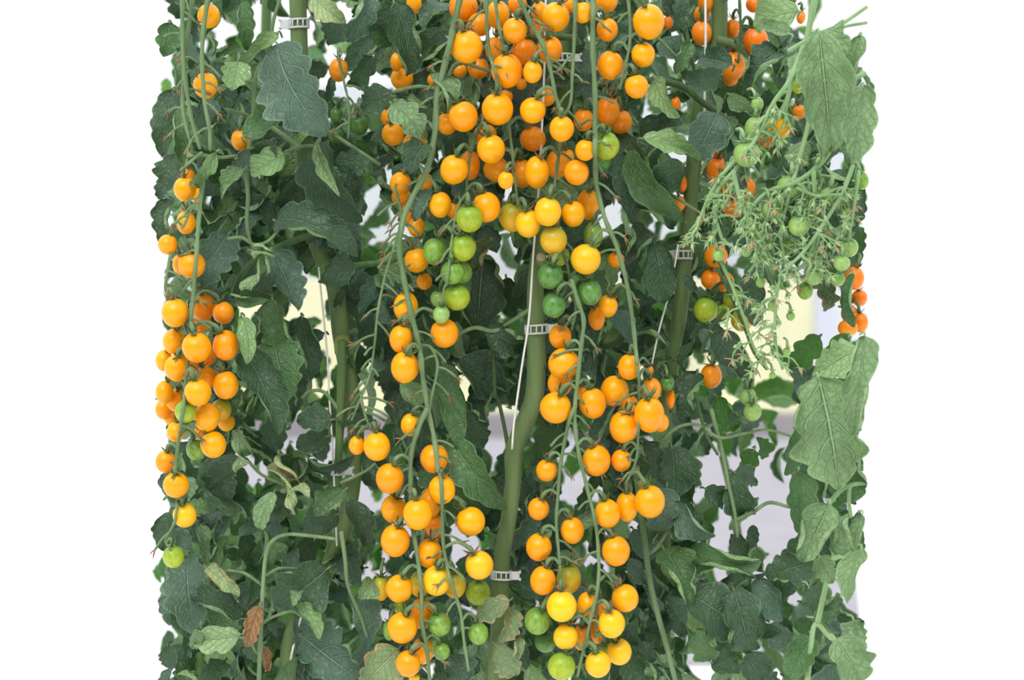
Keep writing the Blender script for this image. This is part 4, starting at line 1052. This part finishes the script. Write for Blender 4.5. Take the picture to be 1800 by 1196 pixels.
def clip(px, py, Y, rpx, hpx, tilt, label, tab=1):
    c = at(px, py, Y); s = mpp(Y); R, H = rpx * s, hpx * s
    o = empty('stem_clip', c); tag(o, label, 'plant clip', 'clear plastic stem clips')
    def pt(a, z): return np.array([c[0] + R * math.cos(a), c[1] + R * math.sin(a), c[2] + z + tilt * R * math.cos(a)])
    mb = MB()
    for z in (-H / 2, H / 2):
        ring = [pt(2 * PI * k / 24, z) for k in range(25)]
        mb.tube(ring, 0.0011, ns=6, sub=1, cap=False)
    for k in range(24):
        if k % 2 == 0 or 12 < k < 16:
            mb.tube([pt(2 * PI * k / 24, -H / 2), pt(2 * PI * k / 24, H / 2)], 0.0009, ns=5, sub=1)
    mb.build('clip_ring', M['clip'], o)
    mb = MB()                                           # the hinge tab that sticks out
    sx = c[0] + tab * R
    V = []
    for x in (0, 0.010):
        for y in (-0.0022, 0.0022):
            for z in (-H * 0.55, H * 0.55): V.append((sx + tab * x - tab * 0.002, c[1] - 0.002 + y, c[2] + z + tilt * R * tab))
    mb.add(V, [(0, 1, 3, 2), (4, 6, 7, 5), (0, 4, 5, 1), (2, 3, 7, 6), (0, 2, 6, 4), (1, 5, 7, 3)])
    for z in (-H * 0.55, H * 0.55):
        mb.tube([(sx + tab * 0.0085, c[1] - 0.006, c[2] + z * 0.9 + tilt * R * tab), (sx + tab * 0.0085, c[1] + 0.004, c[2] + z * 0.9 + tilt * R * tab)], 0.0013, ns=6, sub=1)
    mb.build('hinge_tab', M['clip'], o, smooth=False)


clip(943, 579, 0.055, 20, 14, 0.06, 'clear plastic clip round the thick stem at mid-height, below the cut stub')
clip(881, 1011, 0.055, 18, 13, -0.05, 'clear plastic clip low on the thick stem, beside a golden tomato')
clip(988, 102, 0.10, 18, 12, 0.0, 'clear plastic clip half hidden in the crowded top-centre cluster')
clip(525, 42, 0.10, 18, 14, 0.05, 'clear plastic clip at the top of the jointed stem by the drooping leaf', -1)
clip(1200, 448, 0.14, 17, 13, 0.0, 'blurred clear clip behind the big dark leaf beside the pale tangle', -1)
clip(594, 828, 0.08, 12, 12, 0.0, 'clear plastic clip on the thin shoot among dark low leaves')

# ------------------------------------------------------------------ the greenhouse beyond
def box(name, lo, hi, mat):
    x0, y0, z0 = lo; x1, y1, z1 = hi
    V = [(x0, y0, z0), (x1, y0, z0), (x1, y1, z0), (x0, y1, z0), (x0, y0, z1), (x1, y0, z1), (x1, y1, z1), (x0, y1, z1)]
    mb = MB(); mb.add(V, [(0, 3, 2, 1), (4, 5, 6, 7), (0, 1, 5, 4), (1, 2, 6, 5), (2, 3, 7, 6), (3, 0, 4, 7)])
    o = mb.build(name, mat, None, smooth=False); o['kind'] = 'structure'
    return o


M['fabric'] = plain('white_ground_cloth', srgb(244, 244, 242), 0.8, nscale=3, amt=0.02)
M['path'] = plain('pale_gravel_path', srgb(158, 156, 164), 0.9, nscale=9, amt=0.25, bump=0.3)
M['bank'] = plain('dry_grass_bank', srgb(222, 220, 184), 0.95, nscale=2.5, amt=0.25)
M['rail'] = plain('grey_blue_panel', srgb(198, 202, 216), 0.6, nscale=2, amt=0.08)
M['kerb'] = plain('concrete_kerb', srgb(150, 146, 150), 0.9, nscale=6, amt=0.15)
box('floor', (-9, -4, -0.2), (9, 24, 0.0), M['fabric'])
V = []
for z in (0.0, 0.012): V += [(-0.80, 3.2, z), (0.84, 3.2, z), (1.84, 10.4, z), (-1.78, 10.4, z)]
mb = MB(); mb.add(V, [(0, 3, 2, 1), (4, 5, 6, 7), (0, 1, 5, 4), (1, 2, 6, 5), (2, 3, 7, 6), (3, 0, 4, 7)])
mb.build('trim_1', M['path'], None, smooth=False)['kind'] = 'structure'
box('trim_2', (-1.8, 10.4, 0.0), (1.86, 10.7, 0.14), M['kerb'])
box('trim_3', (-1.85, 11.2, 0.0), (1.95, 13.0, 0.88), M['bank'])
box('wall_back', (-2.3, 13.3, 0.0), (2.35, 13.45, 2.2), M['rail'])
box('trim_4', (1.73, 10.75, 0.0), (1.87, 10.9, 0.95), M['rail'])

# ------------------------------------------------------------------ light: a bright diffusing greenhouse roof and sky
w = bpy.data.worlds.new('World'); sc.world = w; w.use_nodes = True
wt = w.node_tree; bg = wt.nodes['Background']
tcw = wt.nodes.new('ShaderNodeTexCoord'); sx = wt.nodes.new('ShaderNodeSeparateXYZ')
wt.links.new(tcw.outputs['Generated'], sx.inputs[0])


def wramp(sock, stops):
    r = wt.nodes.new('ShaderNodeValToRGB'); el = r.color_ramp.elements
    m_ = wt.nodes.new('ShaderNodeMapRange'); m_.inputs[1].default_value = -1; m_.inputs[2].default_value = 1
    wt.links.new(sock, m_.inputs[0]); wt.links.new(m_.outputs[0], r.inputs[0])
    while len(el) < len(stops): el.new(0.5)
    for e, (p, v) in zip(el, stops): e.position = p; e.color = (v[0], v[1], v[2], 1)
    return r.outputs[0]


# along the row: open bright end wall ahead, the dark row of plants across the aisle behind the camera
horiz = wramp(sx.outputs[1], [(0.0, (.12, .14, .11)), (0.40, (.22, .24, .21)), (0.62, (1.0, 1.0, 1.0)), (1.0, (1.05, 1.06, 1.07))])
# overhead: the white diffusing roof
upf = wramp(sx.outputs[2], [(0.0, (0, 0, 0)), (0.56, (0, 0, 0)), (0.80, (1, 1, 1)), (1.0, (1, 1, 1))])
mxw = wt.nodes.new('ShaderNodeMix'); mxw.data_type = 'RGBA'
wt.links.new(upf, mxw.inputs[0]); wt.links.new(horiz, mxw.inputs[6]); mxw.inputs[7].default_value = (1.5 * .97, 1.5 * .99, 1.5, 1)
wt.links.new(mxw.outputs[2], bg.inputs[0]); bg.inputs[1].default_value = 1.0
sd = bpy.data.lights.new('sun', 'SUN'); so = bpy.data.objects.new('sun', sd); COL.objects.link(so)
sd.energy = 1.9; sd.angle = math.radians(38); sd.color = (1.0, 0.98, 0.94)
so.rotation_euler = (math.radians(44), 0, math.radians(-16))

vs = sc.view_settings
sc.display_settings.display_device = 'sRGB'
vs.view_transform = 'Standard'; vs.look = 'None'; vs.exposure = 0.0; vs.gamma = 1.0; vs.use_curve_mapping = False
sc.cycles.use_denoising = True
sc.cycles.max_bounces = 8
sc.cycles.transparent_max_bounces = 8
